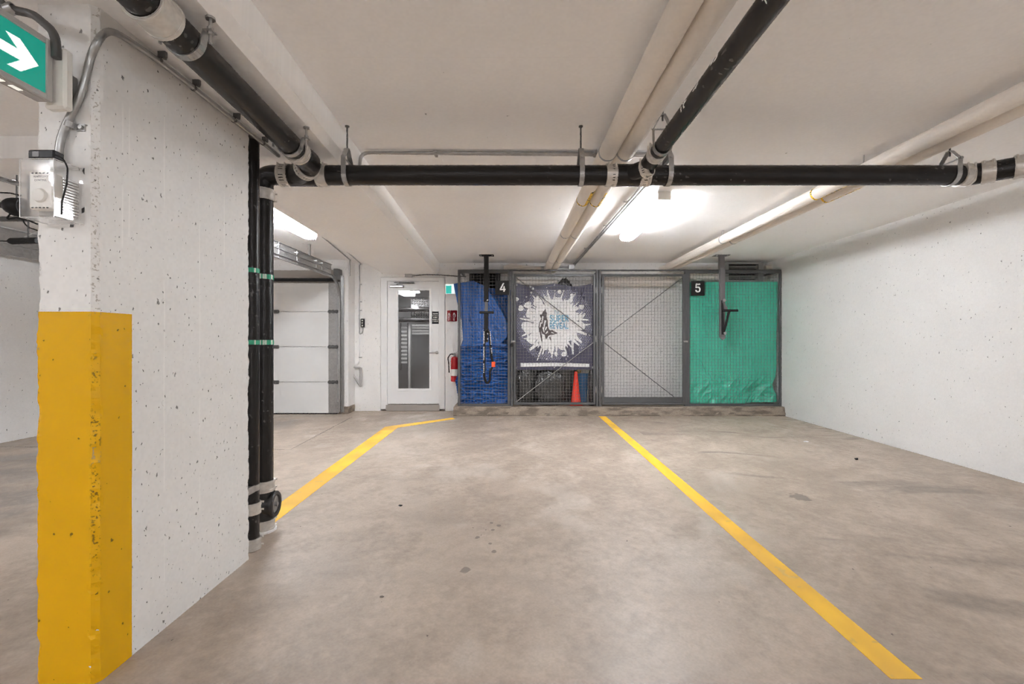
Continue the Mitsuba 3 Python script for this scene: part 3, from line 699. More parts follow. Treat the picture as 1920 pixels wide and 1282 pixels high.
cage('grey wire storage cage number 5, with an empty door bay and the green tarp', (cx(1288), cx(1466)), (cx(1128), cx(1284)), False, True, (cx(1125), cx(1286)), (cx(1122), cx(1466)), (4.38,))
sl = cx(865)
add('storage_cage__side_rail', box(sl - .02, sl + .01, YC + .03, YB, CZ1 - .03, CZ1, .003), 'cage_steel')

def unit_sign(px0, px1, py0, py1, txt, label):
    t = thing('unit_sign', label, 'sign')
    x0, x1, z0, z1 = cx(px0), cx(px1), cz_(py1), cz_(py0)
    add(t + '__plate', box(x0, x1, YC - .030, YC - .024, z0, z1, .002), 'black_paint')
    m = meshkit.text_mesh(txt, .135, .0016, bold=True)
    m.apply_translation((-m.bounds[:, 0].mean(), -m.bounds[:, 1].mean(), 0))
    m.vertices[:, 0] *= .92
    add(t + '__numeral', place_mesh(m, o=((x0 + x1) / 2 + (.01 if txt == '4' else 0), YC - .0302, (z0 + z1) / 2 + .005), **FRONT), 'print_white')
    for x in (x0 + .03, x1 - .03):
        add(t + '__clip', box(x - .004, x + .004, YC - .026, YC + .010, (z0 + z1) / 2 - .05, (z0 + z1) / 2 - .04), 'galvanised')
unit_sign(928.5, 954.5, 526.5, 553, '4', 'black square sign with white numeral 4 on the cage mesh over the blue tarp')
unit_sign(1294.5, 1320, 527, 554.5, '5', 'black square sign with white numeral 5 on the cage mesh over the green tarp')
t = thing('padlock', 'small black padlock on the latch between blue tarp and banner door', 'padlock')
c = (cx(960), YC - .055, cz_(646))
add(t + '__body', box(c[0] - .022, c[0] + .022, c[1] - .012, c[1] + .012, c[2] - .028, c[2] + .022, .006), 'black_plastic')
add(t + '__shackle', tube(fillet([c + np.array([-.013, 0, .015]), c + np.array([-.013, 0, .055]), c + np.array([.013, 0, .055]), c + np.array([.013, 0, .015])], .012), .0035, 8), 'galvanised', smooth=40)

# cloths -----------------------------------------------------------
def ridge(q, octaves=3, seed=0):
    v, amp, tot = 0, 1.0, 0
    for k in range(octaves):
        v = v + amp * (1 - np.abs(2 * meshkit.noise(np.asarray(q) * 2 ** k, seed + k) - 1)); tot += amp; amp *= .55
    return v / tot
def cloth(fxz, fy, nu, nv):
    u, v = np.meshgrid(np.linspace(0, 1, nu), np.linspace(0, 1, nv), indexing='ij')
    x, z = fxz(u, v)
    V = np.stack([x, fy(x, z, u, v), z], -1).reshape(-1, 3)
    i, j = np.meshgrid(np.arange(nu - 1), np.arange(nv - 1), indexing='ij')
    k = (i * nv + j).ravel()
    Fc = np.vstack([np.c_[k, k + nv, k + nv + 1], np.c_[k, k + nv + 1, k + 1]])
    return trimesh.Trimesh(V, Fc, process=False)
def lerp_pts(v, pts):
    pts = np.array(pts, float)
    return np.interp(v, pts[:, 0], pts[:, 1])
SS = lambda a, b, x: np.clip((x - a) / (b - a), 0, 1) ** 2 * (3 - 2 * np.clip((x - a) / (b - a), 0, 1))

def blue_xz(u, v):
    zt = lerp_pts(u, [(0, cz_(531)), (.22, cz_(528)), (.36, cz_(525)), (.46, cz_(531)), (.6, cz_(536)), (1, cz_(541))])
    z = (CZ0 + .012) + (zt - CZ0 - .012) * v
    py = CY - (z - CAMZ) / S
    xl = lerp_pts(py, [(525, cx(848)), (545, cx(852)), (575, cx(858)), (600, cx(864.5)), (636, cx(868)), (650, cx(862.5)), (690, cx(860.5)), (715, cx(853)), (735, cx(856)), (757, cx(862))])
    xl = xl + .006 * (meshkit.noise(np.stack([z * 14, z * 0, z * 0], -1), 2) - .5)
    return xl + (cx(957) - xl) * u, z
def blue_y(x, z, u, v):
    px, py = x / S + CX, CY - (z - CAMZ) / S
    q = np.stack([x, z, x * 0], -1)
    edge = lerp_pts(py, [(520, 895), (532, 905), (545, 916), (560, 928), (575, 936), (590, 945), (605, 953), (620, 955), (633, 951), (643, 940), (652, 985)])
    back = SS(edge - 1.5, edge + 3.0, px)                                   # the top right corner falls back behind what is piled there
    low = SS(640, 652, py)
    y = YC + .055 + .20 * back
    y = y - .022 * np.exp(-((py - 646) / 3.0) ** 2) * (1 - back) + .035 * np.exp(-((py - 652) / 2.2) ** 2)
    crinkle = ridge(q * [5.5, 24, 1], 3, 3)
    y -= low * .15 * (crinkle - .6) + low * .055 * (ridge(q * [14, 40, 1], 2, 6) - .5)
    pleat = ridge(q * [17, 1.6, 1], 2, 4)
    y -= (1 - low) * (.030 * (pleat - .6) * SS(575, 535, py) + .045 * (ridge(q * [9, 7, 1] + q[..., :1] * 3, 3, 5) - .55))
    y += .03 * (meshkit.noise(q * [2.2, 1.4, 1], 8) - .5)
    return np.maximum(y, YC + .026 - .0 * x) + np.where(px < 858, -.0, 0)
add('blue_tarp', cloth(blue_xz, blue_y, 180, 300), 'blue_tarp', smooth=True, label='crinkled blue tarp hanging behind the mesh of cage 4', cat='tarp')

def green_xz(u, v):
    zt = lerp_pts(u, [(0, cz_(529)), (.3, cz_(527.5)), (1, cz_(527))])
    zb = lerp_pts(u, [(0, CZ0 + .012), (.45, CZ0 + .012), (.65, CZ0 + .04), (1, CZ0 + .065)])
    z = zb + (zt - zb) * v
    py = CY - (z - CAMZ) / S
    xr = lerp_pts(py, [(526, cx(1461)), (600, cx(1460.5)), (640, cx(1458.5)), (680, cx(1459.5)), (705, cx(1457)), (722, cx(1451.5)), (731, cx(1453)), (742, cx(1458)), (757, cx(1461.5))])
    x0 = cx(1289.5)
    return x0 + (xr - x0) * u, z
def green_y(x, z, u, v):
    px, py = x / S + CX, CY - (z - CAMZ) / S
    q = np.stack([x, z, x * 0], -1)
    y = YC + .050 + .018 * (meshkit.fbm(q * [1.4, 1.2, 1], 2, 3) - .5)
    y -= .012 * (ridge(q * [4, 3, 1], 3, 2) - .5)
    low = SS(690, 730, py)
    rot = q @ np.array([[.8, .6, 0], [-.6, .8, 0], [0, 0, 1.0]])
    y -= low * .10 * (ridge(rot * [6, 3.2, 1], 3, 5) - .6)
    d = np.abs((px - 1303 - (py - 660) * .62))                                # the long slanting crease
    y -= SS(625, 660, py) * SS(740, 715, py) * .014 * np.exp(-(d / 2.5) ** 2)
    y += .07 * SS(700, 750, py) * np.exp(-((px - 1420) / 22) ** 2) - .02 * SS(715, 735, py) * np.exp(-((px - 1448) / 9) ** 2)
    return np.maximum(y, YC + .026)
add('green_tarp', cloth(green_xz, green_y, 170, 200), 'green_tarp', smooth=True, label='smooth green tarp hanging behind the mesh of cage 5', cat='tarp')

# the banner: cloth, and its print laid on in the same folds
bx0, bx1, bz0, bz1 = cx(966), cx(1113.5), cz_(693), cz_(530)
def banner_y(x, z):
    px, py = x / S + CX, CY - (z - CAMZ) / S
    y = YC + .048 + .012 * np.sin((px - 970) * .11) * SS(560, 690, 760 - py + 480)
    for gx in (969, 1040, 1111):
        y = y - .010 * np.exp(-((px - gx) / 9) ** 2) * SS(575, 532, py)
    d = np.abs((px - 1075) - (py - 530) * .45)
    y = y + .020 * np.exp(-(d / 6) ** 2) * SS(640, 560, py) + .012 * np.exp(-(np.abs((px - 1092) + (py - 560) * .30) / 3.0) ** 2) * SS(625, 585, py)
    return y
def bxz(u, v):
    top = bz1 - .055 * (np.abs(((u * 2) % 1) - .5) < .5) * np.sin(np.pi * ((u * 2) % 1)) * .9
    z = bz0 + (top - bz0) * v
    return bx0 + (bx1 - bx0) * u, z
t = thing('banner', 'navy event banner with white paint splash and howling wolf inside cage 4', 'banner')
add(t + '__cloth', cloth(bxz, lambda x, z, u, v: banner_y(x, z), 110, 110), 'banner_navy', smooth=True)
def bpx(zx, zy): return (960 + zx / 6.75, 510 + zy / 6.75)         # of the close-up of the banner
def printed(poly, out, fine=.022):
    """A print on the banner: outlines in the photograph's banner pixels, brought to metres and draped on its folds."""
    poly = affinity.affine_transform(poly, [S, 0, 0, -S, -CX * S, CAMZ + CY * S])
    m = place_mesh(flat(poly, .0006), **FRONT)
    v, f = trimesh.remesh.subdivide_to_size(m.vertices, m.faces, fine, max_iter=12)
    v = np.array(v); v[:, 1] += banner_y(v[:, 0], v[:, 2]) - out
    return trimesh.Trimesh(v, f, process=False)
rs = np.random.default_rng(11)
lobes = []
th = np.linspace(0, 2 * np.pi, 220, endpoint=False)
rr = np.array([1 + .10 * meshkit.fbm(np.array([[4 * math.cos(a) + 9, 4 * math.sin(a) + 9, 0]]), 4, 2)[0] * 2 - .10 + .12 * (meshkit.noise(np.array([[14 * math.cos(a) + 30, 14 * math.sin(a) + 30, 0]]), 5)[0] - .5) for a in th])
lobes.append(Polygon([bpx(545 + 282 * r * math.cos(a), 640 + 285 * r * math.sin(a)) for a, r in zip(th, rr)]))
def blob(x, y, r, squash=1.0):
    k = rs.uniform(0, 6.28)
    return Polygon([bpx(x + r * (1 + .10 * math.sin(3 * a + k) + .05 * math.sin(7 * a)) * math.cos(a), y + squash * r * (1 + .10 * math.sin(3 * a + k)) * math.sin(a)) for a in np.linspace(0, 6.28, 26)[:-1]])
for x, y, r in ((235, 520, 62), (190, 690, 70), (250, 700, 60), (330, 380, 60), (470, 375, 55), (600, 375, 55), (700, 400, 45), (800, 560, 50), (870, 680, 60), (760, 780, 70), (650, 900, 55), (420, 930, 55), (250, 850, 60), (640, 940, 35)):
    lobes.append(blob(x, y, r))
drops = [blob(x, y, r) for x, y, r in ((115, 455, 36), (605, 245, 26), (760, 290, 22), (888, 435, 32), (205, 415, 46), (745, 355, 30), (660, 1040, 32), (560, 1035, 24), (330, 310, 18), (245, 255, 14), (60, 340, 26), (630, 940, 45), (860, 1015, 9), (440, 1100, 9), (690, 1100, 7), (425, 310, 14), (185, 310, 10), (235, 180, 10), (268, 205, 14))]
def streak(pts, w0, w1):
    pts = [bpx(*p) for p in pts]
    (xa, ya), (xb, yb) = pts[0], pts[-1]
    d = np.array([xb - xa, yb - ya]); d /= np.linalg.norm(d); nn = np.array([-d[1], d[0]])
    w0, w1 = w0 / 6.75, w1 / 6.75
    return Polygon([np.array(pts[0]) + nn * w0, np.array(pts[-1]) + nn * w1, np.array(pts[-1]) - nn * w1, np.array(pts[0]) - nn * w0]).buffer(.3)
streaks = [streak(*s) for s in (((( 330, 900), (225, 985)), 22, 13), (((850, 610), (935, 520)), 26, 8), (((860, 670), (1000, 658)), 22, 3), (((840, 755), (950, 790)), 12, 10), (((800, 790), (885, 895)), 10, 10),
                                 (((770, 880), (775, 1040)), 14, 9), (((470, 960), (512, 1050)), 16, 6), (((320, 830), (150, 845)), 22, 3), (((380, 960), (320, 1120)), 10, 3), (((250, 860), (190, 780)), 12, 4), (((740, 470), (860, 370)), 10, 3), (((600, 340), (550, 310)), 10, 3), (((270, 600), (215, 560)), 18, 6), (((850, 560), (900, 500)), 14, 4))]
for k in range(46):                                   # thin flung spatters all round the splash
    a = 2 * math.pi * (k + rs.uniform(-.4, .4)) / 46
    r0, r1 = rs.uniform(255, 290), rs.uniform(320, 400) if k % 3 else rs.uniform(400, 455)
    b = a + rs.uniform(-.06, .06)
    p, q = (545 + r0 * math.cos(a), 640 + r0 * math.sin(a)), (545 + r1 * math.cos(b), 645 + r1 * math.sin(b))
    streaks.append(streak((p, q), rs.uniform(10, 26), rs.uniform(2, 6)))
    if rs.random() < .7:
        e = r1 + rs.uniform(15, 60)
        drops.append(blob(545 + e * math.cos(b), 650 + e * math.sin(b), rs.uniform(4, 11)))
splat = unary_union(lobes + drops + streaks)
add(t + '__splash', printed(splat, .0016), 'print_white', label='white paint splash print')
add(t + '__stripe', printed(Polygon([bpx(112, 1152), bpx(560, 1148), bpx(985, 1160), bpx(982, 1205), bpx(560, 1192), bpx(112, 1200)]), .0016), 'print_white', label='white stripe along the foot')
dots = []
for i in range(-23, 24):
    for j in range(-23, 24):
        x, y = 545 + 22 * i + (11 if j % 2 else 0), 650 + 20 * j
        r = math.hypot(x - 545, (y - 650) * .98) / 300
        if 1.0 < r < 1.62 and 70 < x < 1010 and 215 < y < 1125 and meshkit.noise(np.array([[x / 190, y / 190, 3.0]]), 4)[0] > .34:
            dots.append(Point(*bpx(x, y)).buffer((8.8 - 5.0 * (r - 1)) / 6.75, 2))
dots = unary_union(dots).difference(splat.buffer(.4))
add(t + '__halftone_dots', printed(dots, .0012, .05), 'print_dots', kind='stuff', label='pale halftone dots around the splash')
wolf = unary_union([Polygon([bpx(*q) for q in ((425, 458), (436, 500), (446, 515), (438, 560), (452, 610), (456, 680), (478, 732), (520, 742), (582, 768), (530, 792), (482, 795), (462, 805), (440, 850), (425, 838), (412, 790), (385, 780), (372, 745), (352, 720), (340, 680), (352, 630), (372, 585), (352, 550), (362, 534), (378, 538), (392, 500), (412, 482))]),
                    streak(((345, 680), (384, 880)), 10, 5), streak(((478, 822), (497, 862)), 8, 4), streak(((500, 740), (570, 775)), 10, 8)])
hl = unary_union([streak(((392, 560), (380, 650)), 9, 5), streak(((425, 610), (402, 720)), 11, 5), streak(((395, 700), (408, 760)), 7, 4), streak(((440, 690), (425, 735)), 8, 4), streak(((455, 750), (430, 780)), 6, 3), streak(((365, 640), (358, 700)), 6, 3), streak(((500, 762), (530, 772)), 5, 3)])
add(t + '__wolf', printed(wolf.difference(hl), .0026), 'print_brown', label='dark brown print of a howling wolf')
def banner_text(s, zx, zy, h, w, slant=0.0, bold=True):
    m = meshkit.text_mesh(s, h / 6.75 * S, .0006, bold=bold)
    m.vertices[:, 0] -= m.bounds[0, 0]
    m.vertices[:, 0] *= (w / 6.75 * S) / m.bounds[1, 0]
    m.vertices[:, 0] += slant * m.vertices[:, 1]
    x, z = (bpx(zx, zy)[0] - CX) * S, CAMZ + (CY - bpx(zx, zy)[1]) * S
    m = place_mesh(m, o=(x, 0, z), **FRONT)
    m.vertices[:, 1] += banner_y(m.vertices[:, 0], m.vertices[:, 2]) - .0026
    return m
add(t + '__lettering', banner_text('SUPER', 480, 625, 82, 240), 'print_teal', label='blue word SUPER')
add(t + '__lettering', banner_text('REVEAL', 480, 715, 76, 240), 'print_teal', label='blue word REVEAL')
add(t + '__lettering', banner_text('The', 528, 525, 40, 62, .35, False), 'print_teal', label='small blue script word')
for gx, gy in ((969, 534), (1040, 534), (1111, 533), (967.5, 690), (1112, 690), (1040, 689)):
    x, z = cx(gx), cz_(gy)
    q = np.array([x, banner_y(np.array(x), np.array(z)) - .002, z])
    add(t + '__grommet', [lathe([(.006, -.002), (.012, -.002), (.012, .002), (.006, .002)], q, (0, 1, 0), 14), tube(fillet([q, q + [.0, -.022, .012], q + [0, -.030, .03]], .01), .003, 6)], 'print_white')

# what else stands in cage 4
def sack(c, size, seed, label, mat_='black_bag', fold=.10, name='rubbish_bag', cat='rubbish bag', knot=True):
    m = trimesh.creation.icosphere(subdivisions=5)
    v = m.vertices.copy()
    q = v * [2.2, 2.2, 2.2]
    rad = 1 + .22 * (meshkit.fbm(q, 3, seed) - .5) + fold * (ridge(v * [7, 7, 3.0] + v[:, :1] * 2, 3, seed + 3) - .6)
    diag = np.stack([v[:, 0] * .75 + v[:, 2] * .66, v[:, 1] * .5, v[:, 2] * .25 - v[:, 0] * .22], -1)      # long folds pulled up to the tie
    rad = rad + fold * 1.1 * (ridge(diag * [13, 4, 2.5], 2, seed + 7) - .55)
    v = np.sign(v) * np.abs(v) ** .82 * rad[:, None]
    v[:, 2] = np.maximum(v[:, 2], -.84)
    v = v * np.asarray(size) / 2
    lo = v[:, 2].min()
    v += np.asarray(c) - [0, 0, lo]
    t = thing(name, label, cat)
    add(t + '__body', trimesh.Trimesh(v, m.faces, process=False), mat_, smooth=True)
    if knot:
        top = v[np.argmax(v[:, 2])]
        add(t + '__knot', lathe([(.05, -.03), (.02, .0), (.022, .02), (.06, .05), (.05, .055), (0, .03)], top, (.15, 0, 1), 12, False), mat_, smooth=60)
sack((cx(1032), 7.64, CZ0), (.50, .20, .62), 3, 'shiny black rubbish bag with ribbed folds in front under the banner', fold=.13)
sack((cx(986), 7.65, CZ0), (.32, .22, .74), 5, 'matt black bag at the left end of cage 4 beside the ribbed bag', knot=False)
sack((cx(1062), 7.845, CZ0), (.50, .15, 2.30), 9, 'tall black bag behind the banner, its rounded top showing above it', knot=False, fold=.05)
sack((cx(1004), 7.845, CZ0), (.50, .14, 1.05), 12, 'black bag against the wall behind the ribbed bag', knot=False)
sack((cx(1111), 7.60, CZ0), (.10, .16, .66), 15, 'narrow black bag in the right corner beside the blue bin', knot=False)
t = thing('storage_bin', 'blue plastic bin behind the orange traffic cone', 'bin')
c = (cx(1096), 7.745, CZ0)
add(t + '__body', lathe([(0, 0), (.075, 0), (.108, .50), (.116, .50), (.116, .52), (.102, .52), (.07, .02), (0, .02)], c, (0, 0, 1), 28, False), 'blue_bin', smooth=40)
c = np.array((cx(1081.5), 7.592, CZ0))
t = thing('traffic_cone', 'orange traffic cone standing inside cage 4 under the banner', 'traffic cone')
add(t + '__cone', lathe([(.088, .012), (.083, .03), (.024, .55), (.019, .56), (.012, .56), (.0, .555)], c, (0, 0, 1), 30, False), 'orange', smooth=40)
add(t + '__base', box(c[0] - .105, c[0] + .105, c[1] - .07, c[1] + .09, CZ0, CZ0 + .018, .008), 'orange')
add('duct_tape_roll', lathe([(.022, -.02), (.036, -.02), (.036, .02), (.022, .02)], (cx(1089), 7.70, CZ0 + .555), (.3, 1, .2), 18), 'marker', smooth=40, label='small yellow roll on the rim of the blue bin', cat='tape roll')

# ------------------------------------------------------------------ black drain pipes
HY, HZ, R4, R3 = 2.90, 2.262, .0615, .0445
SX = -1.588                                          # the stack beside the pillar
def W(px): return (px - CX) / F * HY
t = thing('drain_pipe', 'black iron drain pipe running level across the whole view under the ceiling', 'pipe')
run = fillet([(SX, HY, 2.112), (SX, HY, HZ), (W(1800), HY, HZ)], .115, 10)
add(t + '__pipe', tube(np.vstack([run[:-1], [[W(1000), HY, HZ]], run[-1:]]), R4, 28), 'black_iron', smooth=40)
d45 = np.array([.76, -.65, 0]); d45 /= np.linalg.norm(d45)
e0 = np.array([W(1800), HY, HZ])
bend = fillet([e0, e0 + [.055, 0, 0], e0 + [.055, 0, 0] + d45 * .09], .12, 10)
add(t + '__bend', tube(bend, R4 + .003, 28), 'black_iron', smooth=40)
e1 = bend[-1]
L1 = (4.20 - e1[0]) / d45[0]
add(t + '__pipe', tube([e1, e1 + d45 * L1 * .5, e1 + d45 * L1], R4, 28), 'black_iron', smooth=40)
for px in (535, 605, 1145, 1208, 1806):
    add(t + '__coupling', coupling((W(px), HY, HZ), (1, 0, 0), R4 + .003, .060), 'band_steel', smooth=40)
for k in (-.005, .135):
    add(t + '__coupling', coupling(e1 + d45 * k, d45, R4 + .003, .056), 'band_steel', smooth=40)
# branch fittings: a 45 degree hub out of the run, then a short bend into the pipe that comes from behind the camera
def branch(bx, ex, rb, px_run):
    """Y-branch from the run at x = bx up to the pipe on x = ex."""
    d = np.array([.72, -.69, .05])
    a = np.array([bx, HY, HZ]); b = a + d * .155
    add(t + '__branch', tube([a, a + d * .07, b], rb + .007, 24), 'black_iron', smooth=40)
    add(t + '__branch__hub', tube([a - [.09, 0, 0], a, a + [.13, 0, 0]], R4 + .007, 24), 'black_iron', smooth=40)
    add(t + '__coupling', coupling(a + d * .150, d, rb + .003, .050), 'band_steel', smooth=40)
    c = np.array([ex, 0, HZ + .025]); c[1] = b[1] - (ex - b[0]) * d[1] / -d[0] if False else b[1] + (ex - b[0]) * d[1] / d[0]
    elbow = fillet([b, c, c + [0, -.16, 0]], .14, 10)
    add(t + '__branch_bend', tube(elbow, rb + .004, 24), 'black_iron', smooth=40)
    return c + np.array([0, -.16, 0])
j1 = branch(W(557), -1.226, R4, 0)
j2 = branch(W(1172), .834, R3, 0)
def far_pipe(j, r, end, label, marks):
    k = thing('drain_pipe', label, 'pipe')
    e = np.array(end)
    pts = [j + (e - j) * s for s in np.linspace(0, 1, 8)]
    add(k + '__pipe', tube(pts, r, 28), 'black_iron', smooth=40)
    dd = (e - j) / np.linalg.norm(e - j)
    add(k + '__coupling', coupling(j + dd * .01, dd, r + .003, .056), 'band_steel', smooth=40)
    for s in marks:
        add(k + '__coupling', coupling(j + (e - j) * s, dd, r + .004, .10), 'band_steel', smooth=40)
    return k
far_pipe(j1, R4 - .002, (-1.07, -1.4, HZ + .055), 'thick glossy black drain pipe slanting from upper left to the level pipe', (.275,))
k = far_pipe(j2, R3, (.834, -1.4, HZ + .05), 'slimmer black drain pipe right of the middle white pipe pair', ())
def splash(c, ax, r, ang, lens, key, n=6):
    a, b, d = frame_of(ax); rs_ = np.random.default_rng(int(abs(c[1]) * 1000)); ms = []
    for i in range(n):
        th = ang + rs_.uniform(-.3, .3); nrm = math.cos(th) * a + math.sin(th) * b
        o_ = np.asarray(c) + d * rs_.uniform(-.03, .03) + nrm * (r - .0005)
        s = trimesh.creation.icosphere(subdivisions=1); s.vertices *= [rs_.uniform(.003, .006), rs_.uniform(.006, lens), .0018]
        ms.append(place_mesh(s, np.cross(nrm, d) if i % 2 else d, nrm, o_))
    add(key, ms, 'print_white', kind='stuff', label='white paint splashes')
for y in (2.10, 1.95, 1.78, 1.40):
    splash((.834, y, HZ + .02 + (2.6 - y) * .012), (0, 1, 0), R3, rng.uniform(2.6, 3.6), .02, k + '__paint_splash')
t = 'drain_pipe'
# the stack, its cleanout, and a second pipe behind the pillar's end
t = thing('drain_stack', 'black upright drain stack with a round cleanout cap beside the end of the pillar', 'pipe')
add(t + '__pipe', tube([(SX, HY, .0), (SX, HY, 1.0), (SX, HY, 2.10)], R4 - .001, 28), 'black_iron', smooth=40)
for z in (2.135, .287, .040):
    add(t + '__coupling', coupling((SX, HY, z), (0, 0, 1), R4 + .003, .062), 'band_steel', smooth=40)
add(t + '__cleanout', [tube([(SX, HY, .07), (SX, HY, .15), (SX, HY, .255)], R4 + .006, 28), tube([(SX, HY, .165), (SX + .03, HY, .165), (SX + .062, HY + .01, .165)], .070, 24)], 'black_iron_dull', smooth=40)
cd = np.array([.985, .10, 0]); cc = np.array([SX + .062, HY + .008, .165])
add(t + '__cleanout__cap_ring', lathe([(.052, 0), (.080, 0), (.082, .004), (.082, .016), (.076, .022), (.058, .022), (.052, .012)], cc, cd, 32), 'black_iron_dull', smooth=30)
add(t + '__cleanout__cap', [lathe([(0, .004), (.055, .004), (.055, .012), (.0, .012)], cc, cd, 28, False), lathe([(0, .012), (.014, .012), (.014, .028), (0, .028)], cc, cd, 6, False)], 'galvanised', smooth=30, label='grey metal cleanout cap')
add(t + '__floor_ring', lathe([(R4 - .001, 0), (.080, 0), (.080, .012), (R4 - .001, .016)], (SX, HY, 0), (0, 0, 1), 28), 'white_steel', smooth=40)
for z in (1.612, 1.198):
    add(t + '__tape', lathe([(R4 - .001, -.015), (R4 + .0012, -.015), (R4 + .0012, .015), (R4 - .001, .015)], (SX, HY, z), (0, 0, 1), 28), 'green_tape', smooth=40, label='band of green and white tape')
t = thing('standpipe', 'slim black upright pipe squeezed between the pillar end and the drain stack', 'pipe')
sx, sy, sr = -1.512, 2.635, .044
add(t + '__pipe', tube([(sx, sy, 0), (sx, sy, 1.2), (sx, sy, LO)], sr, 24), 'black_iron', smooth=40)
for z in (.24, .035):
    add(t + '__coupling', coupling((sx, sy, z), (0, 0, 1), sr + .003, .058), 'band_steel', smooth=40)
add(t + '__wall_strap', [lathe([(sr, -.017), (sr + .004, -.017), (sr + .004, .017), (sr, .017)], (sx, sy, .36), (0, 0, 1), 24), box(sx + .03, PX1 - .02, PY1, sy - .02, .34, .38)], 'galvanised', smooth=40)
for z in (1.612, 1.198):
    add(t + '__tape', lathe([(sr, -.013), (sr + .0012, -.013), (sr + .0012, .013), (sr, .013)], (sx, sy, z), (0, 0, 1), 24), 'green_tape', smooth=40)

# hangers
def clevis(c, axis, r, top, ceil, label):
    """Strap round the underside, clevis above it, threaded rod to the slab."""
    t = thing('pipe_hanger', label, 'pipe hanger')
    c, ax = np.asarray(c, float), np.asarray(axis, float)
    sd = np.cross([0, 0, 1.0], ax)
    w = .015
    path = [c + sd * .010 + [0, 0, top]] + [c + sd * (r + .004) + [0, 0, top * .55]] + [c + sd * (r + .003) * math.cos(a) + np.array([0, 0, (r + .003) * math.sin(a)]) for a in np.linspace(0, -math.pi, 15)] + [c - sd * (r + .004) + [0, 0, top * .55]] + [c - sd * .010 + [0, 0, top]]
    path.append(path[0])
    path = np.array(path)
    ms = []
    for a, b in zip(path, path[1:]):
        d = (b - a) / np.linalg.norm(b - a); nn = np.cross(ax, d)
        a2, b2 = a - d * .001, b + d * .001
        q0 = np.array([a2 + ax * w, a2 - ax * w, a2 - ax * w + nn * .004, a2 + ax * w + nn * .004])
        ms.append(loft(q0, q0 + (b2 - a2)))
    add(t + '__strap', ms, 'galvanised')
    add(t + '__bolt', [cyl(c - sd * (r + .016) + [0, 0, top * .55], c + sd * (r + .016) + [0, 0, top * .55], .005, 8), cyl(c - sd * (r + .020) + [0, 0, top * .55], c - sd * (r + .010) + [0, 0, top * .55], .010, 6)], 'galvanised')
    add(t + '__rod', [cyl(c + [0, 0, top - .03], [c[0], c[1], ceil], .0052, 8), cyl([c[0], c[1], ceil - .006], [c[0], c[1], ceil], .014, 10)], 'dark_steel')
clevis((W(651), HY, HZ), (1, 0, 0), R4, .165, HI, 'galvanised clevis hanger at the left end of the level pipe, by the beam')
clevis((W(1089), HY, HZ), (1, 0, 0), R4, .165, HI, 'galvanised clevis hanger on the level pipe just left of the white pipe pair')
clevis((W(1252), HY, HZ), (1, 0, 0), R4, .165, HI, 'galvanised clevis hanger on the level pipe just right of the second branch')
clevis((W(1781), HY, HZ), (1, 0, 0), R4, .150, HI, 'galvanised clevis hanger at the right end of the level pipe, by its bend')
clevis((.834, 2.52, HZ + .022), (0, 1, 0), R3, .17, HI, 'galvanised clevis hanger around the slimmer slanting black pipe at its lower end')
def split_clamp(y, x, z, r, label):
    t = thing('pipe_hanger', label, 'pipe hanger')
    path = [np.array([x - r - .045, y, z + .03]), np.array([x - r - .012, y, z + .03])] + [np.array([x + (r + .003) * math.cos(a), y, z + (r + .003) * math.sin(a)]) for a in np.linspace(math.pi - .0, 2 * math.pi, 17)] + [np.array([x + r + .012, y, z + .03]), np.array([x + r + .045, y, z + .03])]
    ms = []
    for a, b in zip(path, path[1:]):
        d = (b - a) / np.linalg.norm(b - a); nn = np.cross([0, 1.0, 0], d); h = np.array([0, .016, 0])
        q0 = np.array([a + h, a - h, a - h + nn * .005, a + h + nn * .005])
        ms.append(loft(q0, q0 + (b - a)))
    add(t + '__strap', ms, 'galvanised')
    for s in (-1, 1):
        xx = x + s * (r + .030)
        add(t + '__rod', [cyl((xx, y, z - .015), (xx, y, LO), .0055, 8), cyl((xx, y, LO - .008), (xx, y, LO), .017, 8), cyl((xx, y, z + .016), (xx, y, z + .026), .011, 6), cyl((xx, y, z + .034), (xx, y, z + .044), .011, 6)], 'galvanised')
split_clamp(1.655, -1.1885, HZ + .038, R4, 'galvanised strap clamp with two rods on the thick slanting pipe, nearer the camera')
split_clamp(2.50, -1.2215, HZ + .027, R4, 'galvanised strap clamp with two rods on the thick slanting pipe, next to its branch')

